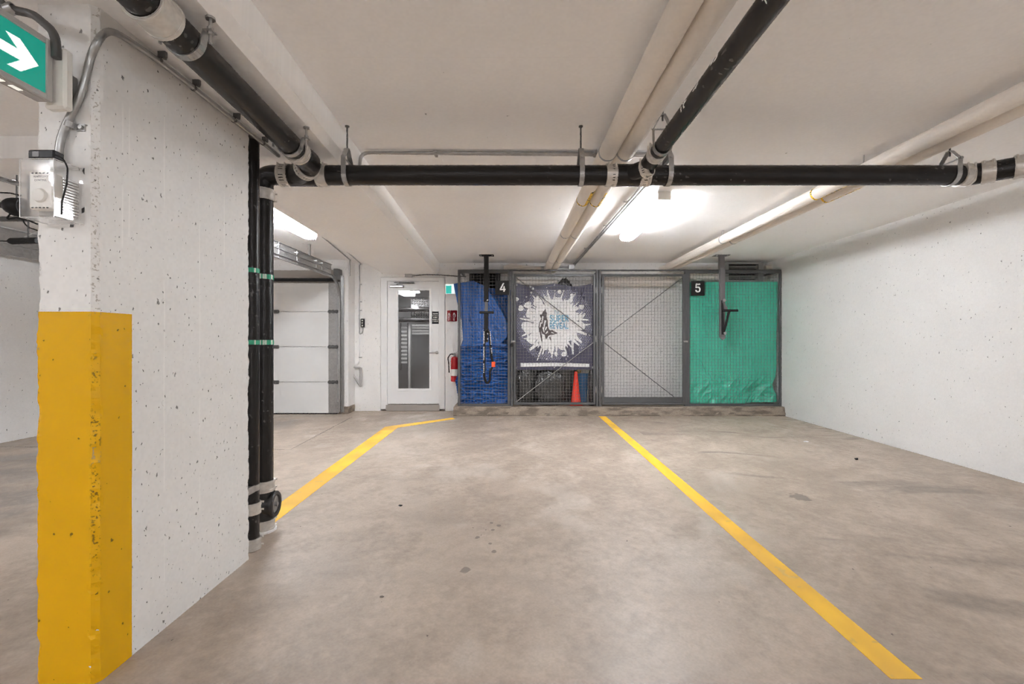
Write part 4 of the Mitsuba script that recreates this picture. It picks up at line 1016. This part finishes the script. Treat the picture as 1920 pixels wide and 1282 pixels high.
# ------------------------------------------------------------------ white jacketed pipes
def white_pipe(x0, x1, y1, r, z, label, mark_y, hang):
    t = thing('white_pipe', label, 'pipe')
    pts = [np.array([x0 + (x1 - x0) * (y - 1.7) / 5.9, y, z]) for y in np.linspace(-5.9, y1, 12)]
    add(t + '__jacket', tube(pts, r, 28), 'jacket', smooth=40)
    X = lambda y: x0 + (x1 - x0) * (y - 1.7) / 5.9
    for y in (.35, 1.45, 2.45, 4.75, 6.2):
        add(t + '__joint_seam', lathe([(r - .001, -.004), (r + .0006, -.004), (r + .0006, .004), (r - .001, .004)], (X(y), y, z), (0, 1, 0), 28), 'jacket', smooth=40)
    for y in mark_y:
        m = [lathe([(r - .001, -.011), (r + .0011, -.011), (r + .0011, .011), (r - .001, .011)], (X(y), y, z), (0, 1, 0), 28)]
        a0 = np.linspace(-1.45, -.55, 7)
        q = np.array([[math.cos(a) * (r + .0012), math.sin(a) * (r + .0012)] for a in a0]); q2 = np.array([[math.cos(a) * (r - .001), math.sin(a) * (r - .001)] for a in a0[::-1]])
        o2 = np.vstack([q, q2])
        ms = []
        for i in range(6):
            quad = np.array([q[i], q[i + 1], q2[5 - i], q2[6 - i]])
            ms.append(loft(np.c_[X(y - .36) + quad[:, 0], np.full(4, y - .36), z + quad[:, 1]], np.c_[X(y) + quad[:, 0], np.full(4, y), z + quad[:, 1]]))
        add(t + '__marker', m + ms, 'marker', label='yellow and black pipe marker')
    for y in hang:
        add(t + '__hanger', [lathe([(r + .0005, -.010), (r + .003, -.010), (r + .003, .010), (r + .0005, .010)], (X(y), y, z), (0, 1, 0), 24), cyl((X(y), y, z + r), (X(y), y, HI), .005, 8)], 'galvanised')
    return t
white_pipe(.638, .604, YB - .045, .0575, 2.452, 'left pipe of the middle pair of white jacketed pipes', (4.0,), (3.0, 5.25, 6.9))
white_pipe(.758, .720, YB - .045, .0575, 2.452, 'right pipe of the middle pair of white jacketed pipes', (4.02,), (3.0, 5.25, 6.9))
white_pipe(2.585, 2.605, YB, .052, 2.462, 'upper pipe of the right-hand pair of white jacketed pipes', (3.87,), (3.35, 5.6))
white_pipe(2.715, 2.735, YB, .050, 2.455, 'lower pipe of the right-hand pair of white jacketed pipes, next to the right wall', (3.93,), (3.35, 5.6))
def back_pipe(x0, x1, y, z, r, label, ends=False):
    t = thing('white_pipe', label, 'pipe')
    pts = [(x0, y, z), ((x0 + x1) / 2, y, z), (x1, y, z)]
    if ends: pts = fillet(pts + [(x1 + .11, y, z), (x1 + .11, y, z + .02), (x1 + .11, y, HI)], .1)
    add(t + '__jacket', tube(pts, r, 24), 'jacket', smooth=40)
Yq = 7.78
def bx(px): return P(px, 0, Yq)[0]
def bz(py): return P(0, py, Yq)[2]
back_pipe(bx(1128), bx(1262), Yq, bz(528), .085, 'thick pale pipe along the wall behind the empty bay of cage 5')
back_pipe(bx(1263), bx(1352), Yq, bz(519), .070, 'pale pipe along the wall just right of the thick one, left of the vent')
back_pipe(bx(968), bx(1045), Yq, bz(530), .055, 'beige pipe stub behind the top of the banner')
t = thing('white_pipe', 'pale pipe with a swollen fitting lying over the top of cage 4', 'pipe')
add(t + '__jacket', tube([(bx(944), Yq, bz(502)), (bx(955), Yq, bz(500.5)), (bx(966), Yq, bz(500)), (bx(978), Yq, bz(502)), (bx(1000), Yq, bz(503)), (bx(1014), Yq, bz(503.5))], [.040, .055, .060, .045, .036, .036], 20), 'jacket', smooth=60)
back_pipe(bx(1434), bx(1446), Yq, bz(502), .040, 'short white pipe stub above cage 5 in the right corner')
conduit('thin grey conduit along the back wall above cage 4', [(bx(978), YB - .02, bz(497)), (bx(1020), YB - .02, bz(498)), (bx(1068), YB - .02, bz(499))], .010, .05, straps=[((bx(988), YB - .02, bz(497.2)), (1, 0, 0), (0, 0, 1))])
t = thing('junction_box', 'small grey junction box on the back wall where the twin conduits come down', 'junction box')
add(t + '__case', box(bx(1068), bx(1078), YB - .06, YB, bz(503), bz(494), .004), 'galvanised')
# grilles over the cages
def grille(px0, px1, py0, py1, Y, slats, ups, m, label):
    t = thing('air_grille', label, 'vent')
    a, b = P(px0, py1, Y), P(px1, py0, Y)
    x0, x1, z0, z1 = a[0], b[0], a[2], min(b[2], HI - .002)
    w = (x1 - x0) * .13
    add(t + '__frame', [box(x0, x0 + w, Y, Y + .10, z0, z1, .004), box(x1 - w, x1, Y, Y + .10, z0, z1, .004), box(x0 + w, x1 - w, Y, Y + .10, z1 - .035, z1, .004), box(x0 + w, x1 - w, Y, Y + .10, z0, z0 + .03, .004)], m)
    for k in range(slats):
        z = z0 + (z1 - z0) * (k + 1) / (slats + 1)
        s = box(x0 + w, x1 - w, -.035, .035, -.008, .008)
        s.apply_transform(trimesh.transformations.rotation_matrix(-.5, [1, 0, 0]))
        s.apply_translation((0, Y + .05, z))
        add(t + '__slat', s, m)
    for k in range(ups):
        x = x0 + w + (x1 - x0 - 2 * w) * (k + 1) / (ups + 1)
        add(t + '__upright', box(x - .012, x + .012, Y + .004, Y + .09, z0 + .03, z1 - .035, .003), m)
    add(t + '__back', box(x0 + .01, x1 - .01, Y + .10, Y + .12, z0 + .01, z1 - .005), 'black_plastic')
grille(1357, 1432, 491, 528, 7.74, 3, 0, 'vent_paint', 'grey louvred air grille on the back wall above the green tarp')
grille(880, 938, 506, 552, 7.80, 5, 2, 'black_plastic', 'black plastic lattice vent behind the mesh beside the numeral 4')

# ------------------------------------------------------------------ conduits over the bays
for k, dz in enumerate((0, .030)):
    conduit(('upper' if k else 'lower') + ' of the twin thin conduits running along the bay ceiling to the back wall', [(-1.085, 3.24, LO + .06 - dz), (-1.085, 3.26, zc - dz * .0), (1.10, 3.28 + dz, zc - .0), (1.145 + .03 * k, 3.30 + dz, zc), (1.13 + .03 * k, 4.0, zc), (1.075 + .03 * k, YB - .03, zc), (1.06 + .03 * k, YB - .03, zc - .04)] if True else [], .011, .12,
            straps=[((x, 3.28 + dz, zc), (1, 0, 0), (0, -1, 0)) for x in (-.55, .60)] + [((1.14 + .03 * k - (y - 3.3) * .014, y, zc), (0, 1, 0), (-1, 0, 0)) for y in (4.4, 5.3, 6.6)], group='twin conduits on the bay ceiling')
t = thing('conduit', 'heavy grey conduit bent over the pillar corner and along the top of its side', 'conduit')
yf = PY0 - .017
pp = [P(111, 300, yf), P(114, 262, yf), P(127, 228, yf), P(150, 180, yf), P(162, 140, yf), P(171, 105, yf), P(182, 80, yf - .006), np.array([-1.427, 1.608, 2.296]), np.array([-1.437, 1.70, 2.330]), np.array([-1.437, 1.85, 2.342]), np.array([-1.437, 2.2, 2.346]), np.array([-1.437, 2.62, 2.347]), np.array([-1.437, 2.80, 2.346])]
from scipy.interpolate import CubicSpline
tt = np.r_[0, np.cumsum(np.linalg.norm(np.diff(pp, axis=0), axis=1))]
sp = CubicSpline(tt, np.array(pp))(np.linspace(0, tt[-1], 90))
add(t + '__run', tube(sp, .0118, 16), 'galvanised', smooth=50)
for y in (1.85, 2.05, 2.35, 2.62):
    add(t + '__strap', [lathe([(.0118, -.006), (.0140, -.006), (.0140, .006), (.0118, .006)], (-1.437, y, 2.346), (0, 1, 0), 16), box(-1.437, -1.405, y - .006, y + .006, 2.357, 2.380), cyl((-1.412, y, 2.350), (-1.412, y, 2.376), .007, 8)], 'dark_steel')
c = P(131, 233, yf)
add(t + '__strap', [lathe([(.0118, -.010), (.0145, -.010), (.0145, .010), (.0118, .010)], c, sp[20] - sp[18], 16), box(c[0] + .01, c[0] + .040, PY0 - .004, PY0, c[2] - .018, c[2] + .008, .002), cyl((c[0] + .028, PY0 - .012, c[2] - .005), (c[0] + .028, PY0, c[2] - .005), .008, 8)], 'galvanised')

# ------------------------------------------------------------------ lit arrow sign on the pillar
t = thing('exit_sign', 'large lit green exit sign with a white arrow, mounted on the pillar at top left', 'exit sign')
ex, ey0, ey1, ez0, ez1 = -1.519, .70, 1.500, 1.988, 2.190
fr = .020
add(t + '__case', [box(ex - .045, ex - .002, ey0, ey1, ez0, ez1, .006), box(ex - .004, ex + .006, ey1 - fr, ey1, ez0, ez1, .003), box(ex - .004, ex + .006, ey0, ey0 + fr, ez0, ez1, .003), box(ex - .004, ex + .006, ey0 + fr, ey1 - fr, ez0, ez0 + fr, .003), box(ex - .004, ex + .006, ey0 + fr, ey1 - fr, ez1 - fr, ez1, .003)], 'grey_plastic')
add(t + '__green_panel', box(ex - .003, ex + .001, ey0 + fr, ey1 - fr, ez0 + fr, ez1 - fr), 'sign_green', emitter=glow([0.0013, 0.0238, 0.0178]))
arrow = Polygon([(1.458, 2.084), (1.402, 2.135), (1.363, 2.133), (1.3976, 2.0995), (1.19, 2.101), (1.19, 2.067), (1.4037, 2.0695), (1.3668, 2.0348), (1.4052, 2.0352)])
def on_sign(poly, d): return place_mesh(flat(poly, d), (0, 1, 0), (1, 0, 0), (ex + .001, 0, 0))
add(t + '__arrow', on_sign(arrow, .0015), 'print_white', emitter=glow([0.0792, 0.0858, 0.0858]), label='white arrow pointing to the pillar')
man = unary_union([Point(.93, 2.118).buffer(.013), LineString([(.93, 2.10), (.915, 2.06)]).buffer(.016), LineString([(.925, 2.095), (.955, 2.085), (.965, 2.065)]).buffer(.007), LineString([(.93, 2.098), (.895, 2.09), (.885, 2.065)]).buffer(.007), LineString([(.915, 2.06), (.945, 2.04), (.94, 2.005)]).buffer(.008), LineString([(.912, 2.06), (.895, 2.03), (.865, 2.025)]).buffer(.008)])
man = affinity.translate(man, .02, .026)
add(t + '__running_figure', on_sign(man.union(sbox(1.03, 2.02, 1.04, 2.16)).union(sbox(.83, 2.02, .84, 2.16)), .0015), 'print_white', emitter=glow([0.0792, 0.0858, 0.0858]))
add(t + '__mounting_box', box(-1.560, -1.486, 1.512, 1.546, 1.978, 2.180, .010), 'white_plastic', label='white mounting box')
add(t + '__wall_box', box(-1.560, -1.514, 1.546, PY0, 2.02, 2.12, .004), 'galvanised')
add(t + '__bottom_slots', [box(ex - .028, ex - .012, y, y + .03, ez0 - .0015, ez0 + .002) for y in (1.30, 1.345, 1.395)], 'print_white', emitter=glow([0.0660, 0.0660, 0.0594]), kind='stuff')
c0, c1 = P(106, 92, 1.50), P(20, 18, 1.50)
t = thing('conduit', 'short dull grey conduit arching from the exit sign box to the ceiling', 'conduit')
add(t + '__run', tube(fillet([c0 - [0, 0, .03], P(104, 62, 1.50), P(62, 26, 1.52), c1, P(4, 8, 1.50), (P(0, 5, 1.50)[0] - .05, 1.5, LO + .0)], .10), .013, 14), 'dark_steel', smooth=50)
add(t + '__connector', lathe([(.013, -.012), (.018, -.012), (.018, .012), (.013, .012)], P(20, 17, 1.50), (.9, 0, .4), 16), 'galvanised', smooth=40)

# ------------------------------------------------------------------ humidistat under its clear guard
t = thing('thermostat', 'white humidistat with a round dial inside a clear guard on the pillar', 'thermostat')
by0, by1 = 1.494, PY0
bx0_, bx1_, bz0_, bz1_ = P(37, 0, by0)[0], P(101, 0, by0)[0], P(0, 407, by0)[2], P(0, 297, by0)[2]
tx0, tx1 = P(54, 0, 1.512)[0], P(99, 0, 1.512)[0]; tz0, tz1 = P(0, 391, 1.512)[2], P(0, 323, 1.512)[2]
add(t + '__body', box(tx0, tx1, 1.512, 1.548, tz0, tz1, .004), 'white_plastic')
add(t + '__base', box(bx0_ + .004, bx1_ - .012, 1.548, PY0, bz0_ + .016, bz1_ - .045, .004), 'grey_plastic')
add(t + '__dial', lathe([(0, 0), (.0225, 0), (.0235, .002), (.021, .009), (.018, .011), (0, .011)], ((tx0 + tx1) / 2, 1.512, tz0 + .043), (0, -1, 0), 32, False), 'white_plastic', smooth=35, label='round white dial')
for k, s in enumerate(('HUMIDISTAT', 'CONTROL')):
    m = meshkit.text_mesh(s, .0062, .0004, bold=True)
    m.vertices[:, 0] -= m.bounds[:, 0].mean()
    m.vertices[:, 0] *= min(1, .048 / np.ptp(m.bounds[:, 0]))
    add(t + '__lettering', place_mesh(m, o=((tx0 + tx1) / 2, 1.5121, tz1 - .017 - .012 * k), **FRONT), 'grey_metal_paint')
add(t + '__vent_slots', [box(tx0 + .010 + .0125 * k, tx0 + .016 + .0125 * k, 1.511, 1.5125, z, z + .004) for k in range(5) for z in (tz0 + .001, tz1 - .005)], 'black_plastic', kind='stuff')
g = .0022
def shell(x0, x1, y0, y1, z0, z1):
    return [box(x0, x1, y0, y0 + g, z0, z1), box(x0, x0 + g, y0 + g, y1, z0, z1), box(x1 - g, x1, y0 + g, y1, z0, z1), box(x0 + g, x1 - g, y0 + g, y1, z1 - g, z1), box(x0 + g, x1 - g, y0 + g, y1, z0, z0 + g)]
scene['mat_guard_plastic'] = {'type': 'thindielectric', 'int_ior': 1.45}
add(t + '__guard', shell(bx0_, bx1_, by0, by1 - .006, bz0_, bz1_), 'guard_plastic', label='clear plastic guard')
add(t + '__guard__flange', [box(bx0_ - .006, bx1_ + .012, by1 - .006, by1, bz0_ - .010, bz0_ + .002, .002), box(bx0_ - .006, bx1_ + .012, by1 - .006, by1, bz1_ - .002, bz1_ + .006, .002), box(bx1_ - .001, bx1_ + .012, by1 - .006, by1, bz0_, bz1_, .002), box(bx0_ - .006, bx0_ + .001, by1 - .006, by1, bz0_, bz1_, .002)], 'guard_plastic')
mat('clear_edge', c=(0.62, 0.62, 0.62), roughness=0.15, specular=0.6)
ce = [np.array([x, y, z]) for x in (bx0_, bx1_) for y in (by0, by1 - .006) for z in (bz0_, bz1_)]
add(t + '__guard__edges', [cyl(ce[a], ce[b], .0013, 6) for a, b in ((0, 1), (4, 5), (0, 4), (1, 5), (0, 2), (4, 6), (1, 3), (5, 7))], 'clear_edge', kind='stuff')
ribs = [box(bx1_, bx1_ + .0025, by0 + .030, by1 - .012, z, z + .0045) for z in np.arange(bz0_ + .022, bz1_ - .05, .0095)]
add(t + '__guard__vent_ribs', ribs, 'clear_edge', kind='stuff')
t = thing('sensor', 'small black sensor with a thin black cable on top of the clear guard', 'sensor')
sxa, sxb = P(53, 0, 1.50)[0], P(103, 0, 1.50)[0]
add(t + '__case', box(sxa, sxb, 1.496, 1.535, bz1_ + .0005, bz1_ + .031, .005), 'black_plastic')
add(t + '__window', box(sxa + .018, sxa + .040, 1.4945, 1.4965, bz1_ + .006, bz1_ + .024, .001), 'grey_metal_paint')
add(t + '__cable', tube(fillet([P(103, 290, 1.496), P(118, 296, 1.494), P(127, 315, 1.492), P(125, 345, 1.490), P(116, 378, 1.488), P(115, 402, 1.490)], .04), .0024, 8), 'black_plastic', smooth=50)

# ------------------------------------------------------------------ fold-up bike racks on the ceiling, and the lock
YR = 7.22
def rx(px): return P(px, 0, YR)[0]
def rz(py): return P(0, py, YR)[2]
t = thing('bike_rack', 'black ceiling-hung rack post with a short cross bar in front of the blue tarp', 'bike rack')
x = rx(912)
add(t + '__ceiling_plate', box(rx(899), rx(926), YR - .07, YR + .07, HI - .008, HI, .002), 'black_paint')
add(t + '__ceiling_plate__bolt', [cyl((q, YR - .04, HI - .024), (q, YR - .04, HI - .006), .011, 6) for q in (rx(902), rx(923))], 'galvanised')
add(t + '__post', box(rx(907.5), rx(916), YR - .03, YR + .03, rz(566), HI - .006, .004), 'black_paint')
add(t + '__inner_tube', box(rx(908.6), rx(914.8), YR - .022, YR + .022, rz(642), rz(560), .004), 'grey_metal_paint', label='grey inner tube')
add(t + '__sleeve', box(rx(907.6), rx(915.6), YR - .028, YR + .028, rz(640), rz(588), .004), 'black_paint')
add(t + '__cross_bar', box(rx(899), rx(926), YR - .045, YR - .015, rz(588), rz(583.5), .004), 'black_paint')
add(t + '__bolt', [cyl((rx(q), YR - .040, rz(w)), (rx(q), YR - .02, rz(w)), .012, 10) for q, w in ((914.2, 563), (914.6, 625.5), (914.6, 635))], 'galvanised')
t = thing('bike_lock', 'black loop lock with white stripes and orange joint on the black rack post', 'bike lock')
yl = YR - .05
loop = [P(q, w, yl) for q, w in ((914, 617), (909, 622), (908.3, 645), (908, 705), (911, 717), (915.5, 718), (918.5, 712), (918.8, 696), (923.5, 687))]
loop2 = [P(q, w, yl) for q, w in ((924, 679), (921.5, 668), (919.5, 648), (917.8, 624), (914, 617))]
add(t + '__loop', [tube(fillet(loop, .05), .0165, 12), tube(fillet(loop2, .05), .0165, 12)], 'black_plastic', smooth=50)
st = []
for (a, b, n, s) in (((908.3, 622), (907.9, 700), 30, -1), ((918.3, 622), (921.6, 664), 15, 1)):
    for k in range(n):
        q = P(a[0] + (b[0] - a[0]) * k / n, a[1] + (b[1] - a[1]) * k / n, yl)
        if k % 12 in (9, 10): continue
        st.append(box(q[0] + s * .006 - .008, q[0] + s * .006 + .008, yl - .0175, yl - .012, q[2] - .0045 * (1 + (k % 3) * .3), q[2] + .0045))
add(t + '__stripes', st, 'print_white', kind='stuff', label='white stripes')
c = P(925, 683, yl)
add(t + '__joint', box(c[0] - .030, c[0] + .030, yl - .024, yl + .024, c[2] - .045, c[2] + .045, .012), 'orange_rubber', label='orange joint')
t = thing('bike_rack', 'grey ceiling-hung rack post with a folded black bracket in front of the green tarp', 'bike rack')
add(t + '__ceiling_plate', box(rx(1339), rx(1366), YR - .07, YR + .07, HI - .008, HI, .002), 'grey_metal_paint')
add(t + '__ceiling_plate__bolt', [cyl((q, YR - .04, HI - .024), (q, YR - .04, HI - .006), .011, 6) for q in (rx(1342), rx(1362))], 'galvanised')
add(t + '__outer_tube', box(rx(1348), rx(1357), YR - .034, YR + .034, rz(505), HI - .006, .004), 'grey_metal_paint')
add(t + '__post', box(rx(1349.5), rx(1358.5), YR - .03, YR + .03, rz(632), rz(500), .004), 'grey_metal_paint')
foot = Polygon([(-.036, .07), (.036, .07), (.036, -.02), (0, -.045), (-.036, -.02)])
add(t + '__foot', place_mesh(flat(foot, .05), o=(rx(1355), YR + .025, rz(632)), **FRONT), 'grey_metal_paint')
add(t + '__arm', [loft(*[np.array([P(1352, y1_, yy), P(1356, y1_, yy), P(1358, y2_, yy), P(1353, y2_, yy)]) for yy in (YR - .05, YR - .032)]) for y1_, y2_ in ((563, 627),)], 'black_paint')
add(t + '__strut', [loft(*[np.array([P(1364.5, 584, yy), P(1369.5, 584, yy), P(1358.5, 627, yy), P(1354.5, 627, yy)]) for yy in (YR - .06, YR - .045)])], 'black_paint')
add(t + '__link', [loft(*[np.array([P(1353.5, 564, yy), P(1357.5, 564, yy), P(1366, 582, yy), P(1361, 582, yy)]) for yy in (YR - .058, YR - .045)])], 'grey_metal_paint')
add(t + '__tray', box(rx(1351.5), rx(1380.5), YR - .075, YR - .03, rz(584.5), rz(580.5), .008), 'black_paint', label='black support bar')
for q, w in ((1355, 563.5), (1356, 624.5)):
    add(t + '__bolt', [cyl((rx(q), YR - .066, rz(w)), (rx(q), YR - .045, rz(w)), .024, 12), cyl((rx(q), YR - .072, rz(w)), (rx(q), YR - .060, rz(w)), .012, 8)], 'galvanised')

# ------------------------------------------------------------------ things beyond the pillar on the left
t = thing('door_opener', 'black round motor with cables hanging from the ceiling, seen past the pillar under the beam', 'door opener')
Yo = 3.75
c = P(27, 387, Yo)
ball = trimesh.creation.icosphere(subdivisions=3, radius=.072); ball.vertices *= [1, 1.1, .95]; ball.apply_translation(c)
add(t + '__motor', [ball, lathe([(0, 0), (.026, 0), (.018, .03), (0, .034)], c + np.array([-.062, -.03, .0]), (-.9, -.2, .1), 14, False), lathe([(.03, -.07), (.074, -.05), (.074, .02), (.03, .02)], c + np.array([.03, .02, 0]), (1, .2, 0), 24)], 'black_plastic', smooth=40)
for xh, zh in ((c[0] + .02, c[2] + .05), (c[0] + .115, P(0, 455, Yo)[2])):
    add(t + '__hanger', cyl((xh, Yo, zh), (xh, Yo, HI), .006, 8), 'dark_steel')
add(t + '__release_bar', [cyl(P(21, 452, Yo), P(70, 451, Yo), .026, 14), cyl(P(-60, 451, Yo), P(21, 452, Yo), .005, 8), cyl(P(17, 452, Yo), P(23, 452, Yo), .018, 12)], 'black_plastic', smooth=40)
add(t + '__cable', [tube(fillet([P(40, 378, Yo), P(24, 395, Yo), P(10, 412, Yo), P(30, 408, Yo), P(50, 412, Yo), P(70, 420, Yo)], .08), .006, 8), tube(fillet([P(-20, 360, Yo), P(20, 362, Yo), P(45, 368, Yo)], .1), .006, 8), tube(fillet([P(36, 402, Yo), P(50, 425, Yo), P(70, 432, Yo)], .1), .005, 8)], 'black_plastic', smooth=50)
add(t + '__rail', box(P(-80, 0, Yo)[0], P(120, 0, Yo)[0], Yo + .02, Yo + .06, P(0, 412, Yo)[2], P(0, 404, Yo)[2], .003), 'dark_steel')
Yp = 3.62
conduit('bright steel conduit crossing under the ceiling beyond the pillar', [P(-80, 320, Yp), P(0, 335, Yp), P(32, 344, Yp), P(110, 352, Yp)], .018, .1, straps=[(P(24, 341.5, Yp), (1, 0, -.2), (0, -1, 0))])
conduit('thin steel conduit curving above the bright one beyond the pillar', [P(-20, 330, Yp), P(-4, 318, Yp), P(18, 312, Yp), P(90, 310, Yp)], .009, .1)
conduit('dark thin conduit along the cross beam beyond the pillar', [P(-60, 305, 3.345), P(100, 305, 3.345)], .008, .1, m='dark_steel')
conduit('bare white wire end hanging below the door opener', [P(46, 444, Yo), P(56, 440, Yo), P(70, 434, Yo)], .003, .05, m='white_steel', cat='wire', name='wire')

# ------------------------------------------------------------------ crumbs on the floor
def crumb(px, py, s, label, m='bare_concrete', flat_=.6, name='debris', cat='debris'):
    Y = CAMZ * F / (py - CY)
    q = trimesh.creation.icosphere(subdivisions=2)
    v = q.vertices * (1 + .6 * (meshkit.noise(q.vertices * 2.3 + px, 3)[:, None] - .5)) * [s, s * .7, s * flat_]
    x = (px - CX) / F * Y
    v += [x, Y, -v[:, 2].min() - .001]
    add(name, trimesh.Trimesh(v, q.faces, process=False), m, smooth=30, label=label, cat=cat)
crumb(751, 948, .016, 'dark leaf scrap on the floor in the middle of the left bay', 'black_iron_dull', .25)
crumb(716, 1119, .010, 'dark crooked scrap on the floor towards the camera', 'joint', .3)
crumb(1606, 862, .016, 'dark pebble on the floor of the right bay near the wall', 'black_iron_dull', .6)
crumb(1511, 828, .028, 'white paper scrap on the floor of the right bay', 'white_steel', .15)
crumb(1555, 800, .040, 'pale mortar lump at the foot of the right wall, farthest back')
crumb(1712, 842, .045, 'pale mortar lump at the foot of the right wall, nearest the camera')
crumb(1702, 838, .030, 'small mortar lump beside the nearest one at the foot of the right wall')
crumb(1628, 822, .030, 'small mortar crumb at the foot of the right wall, between the two lumps')
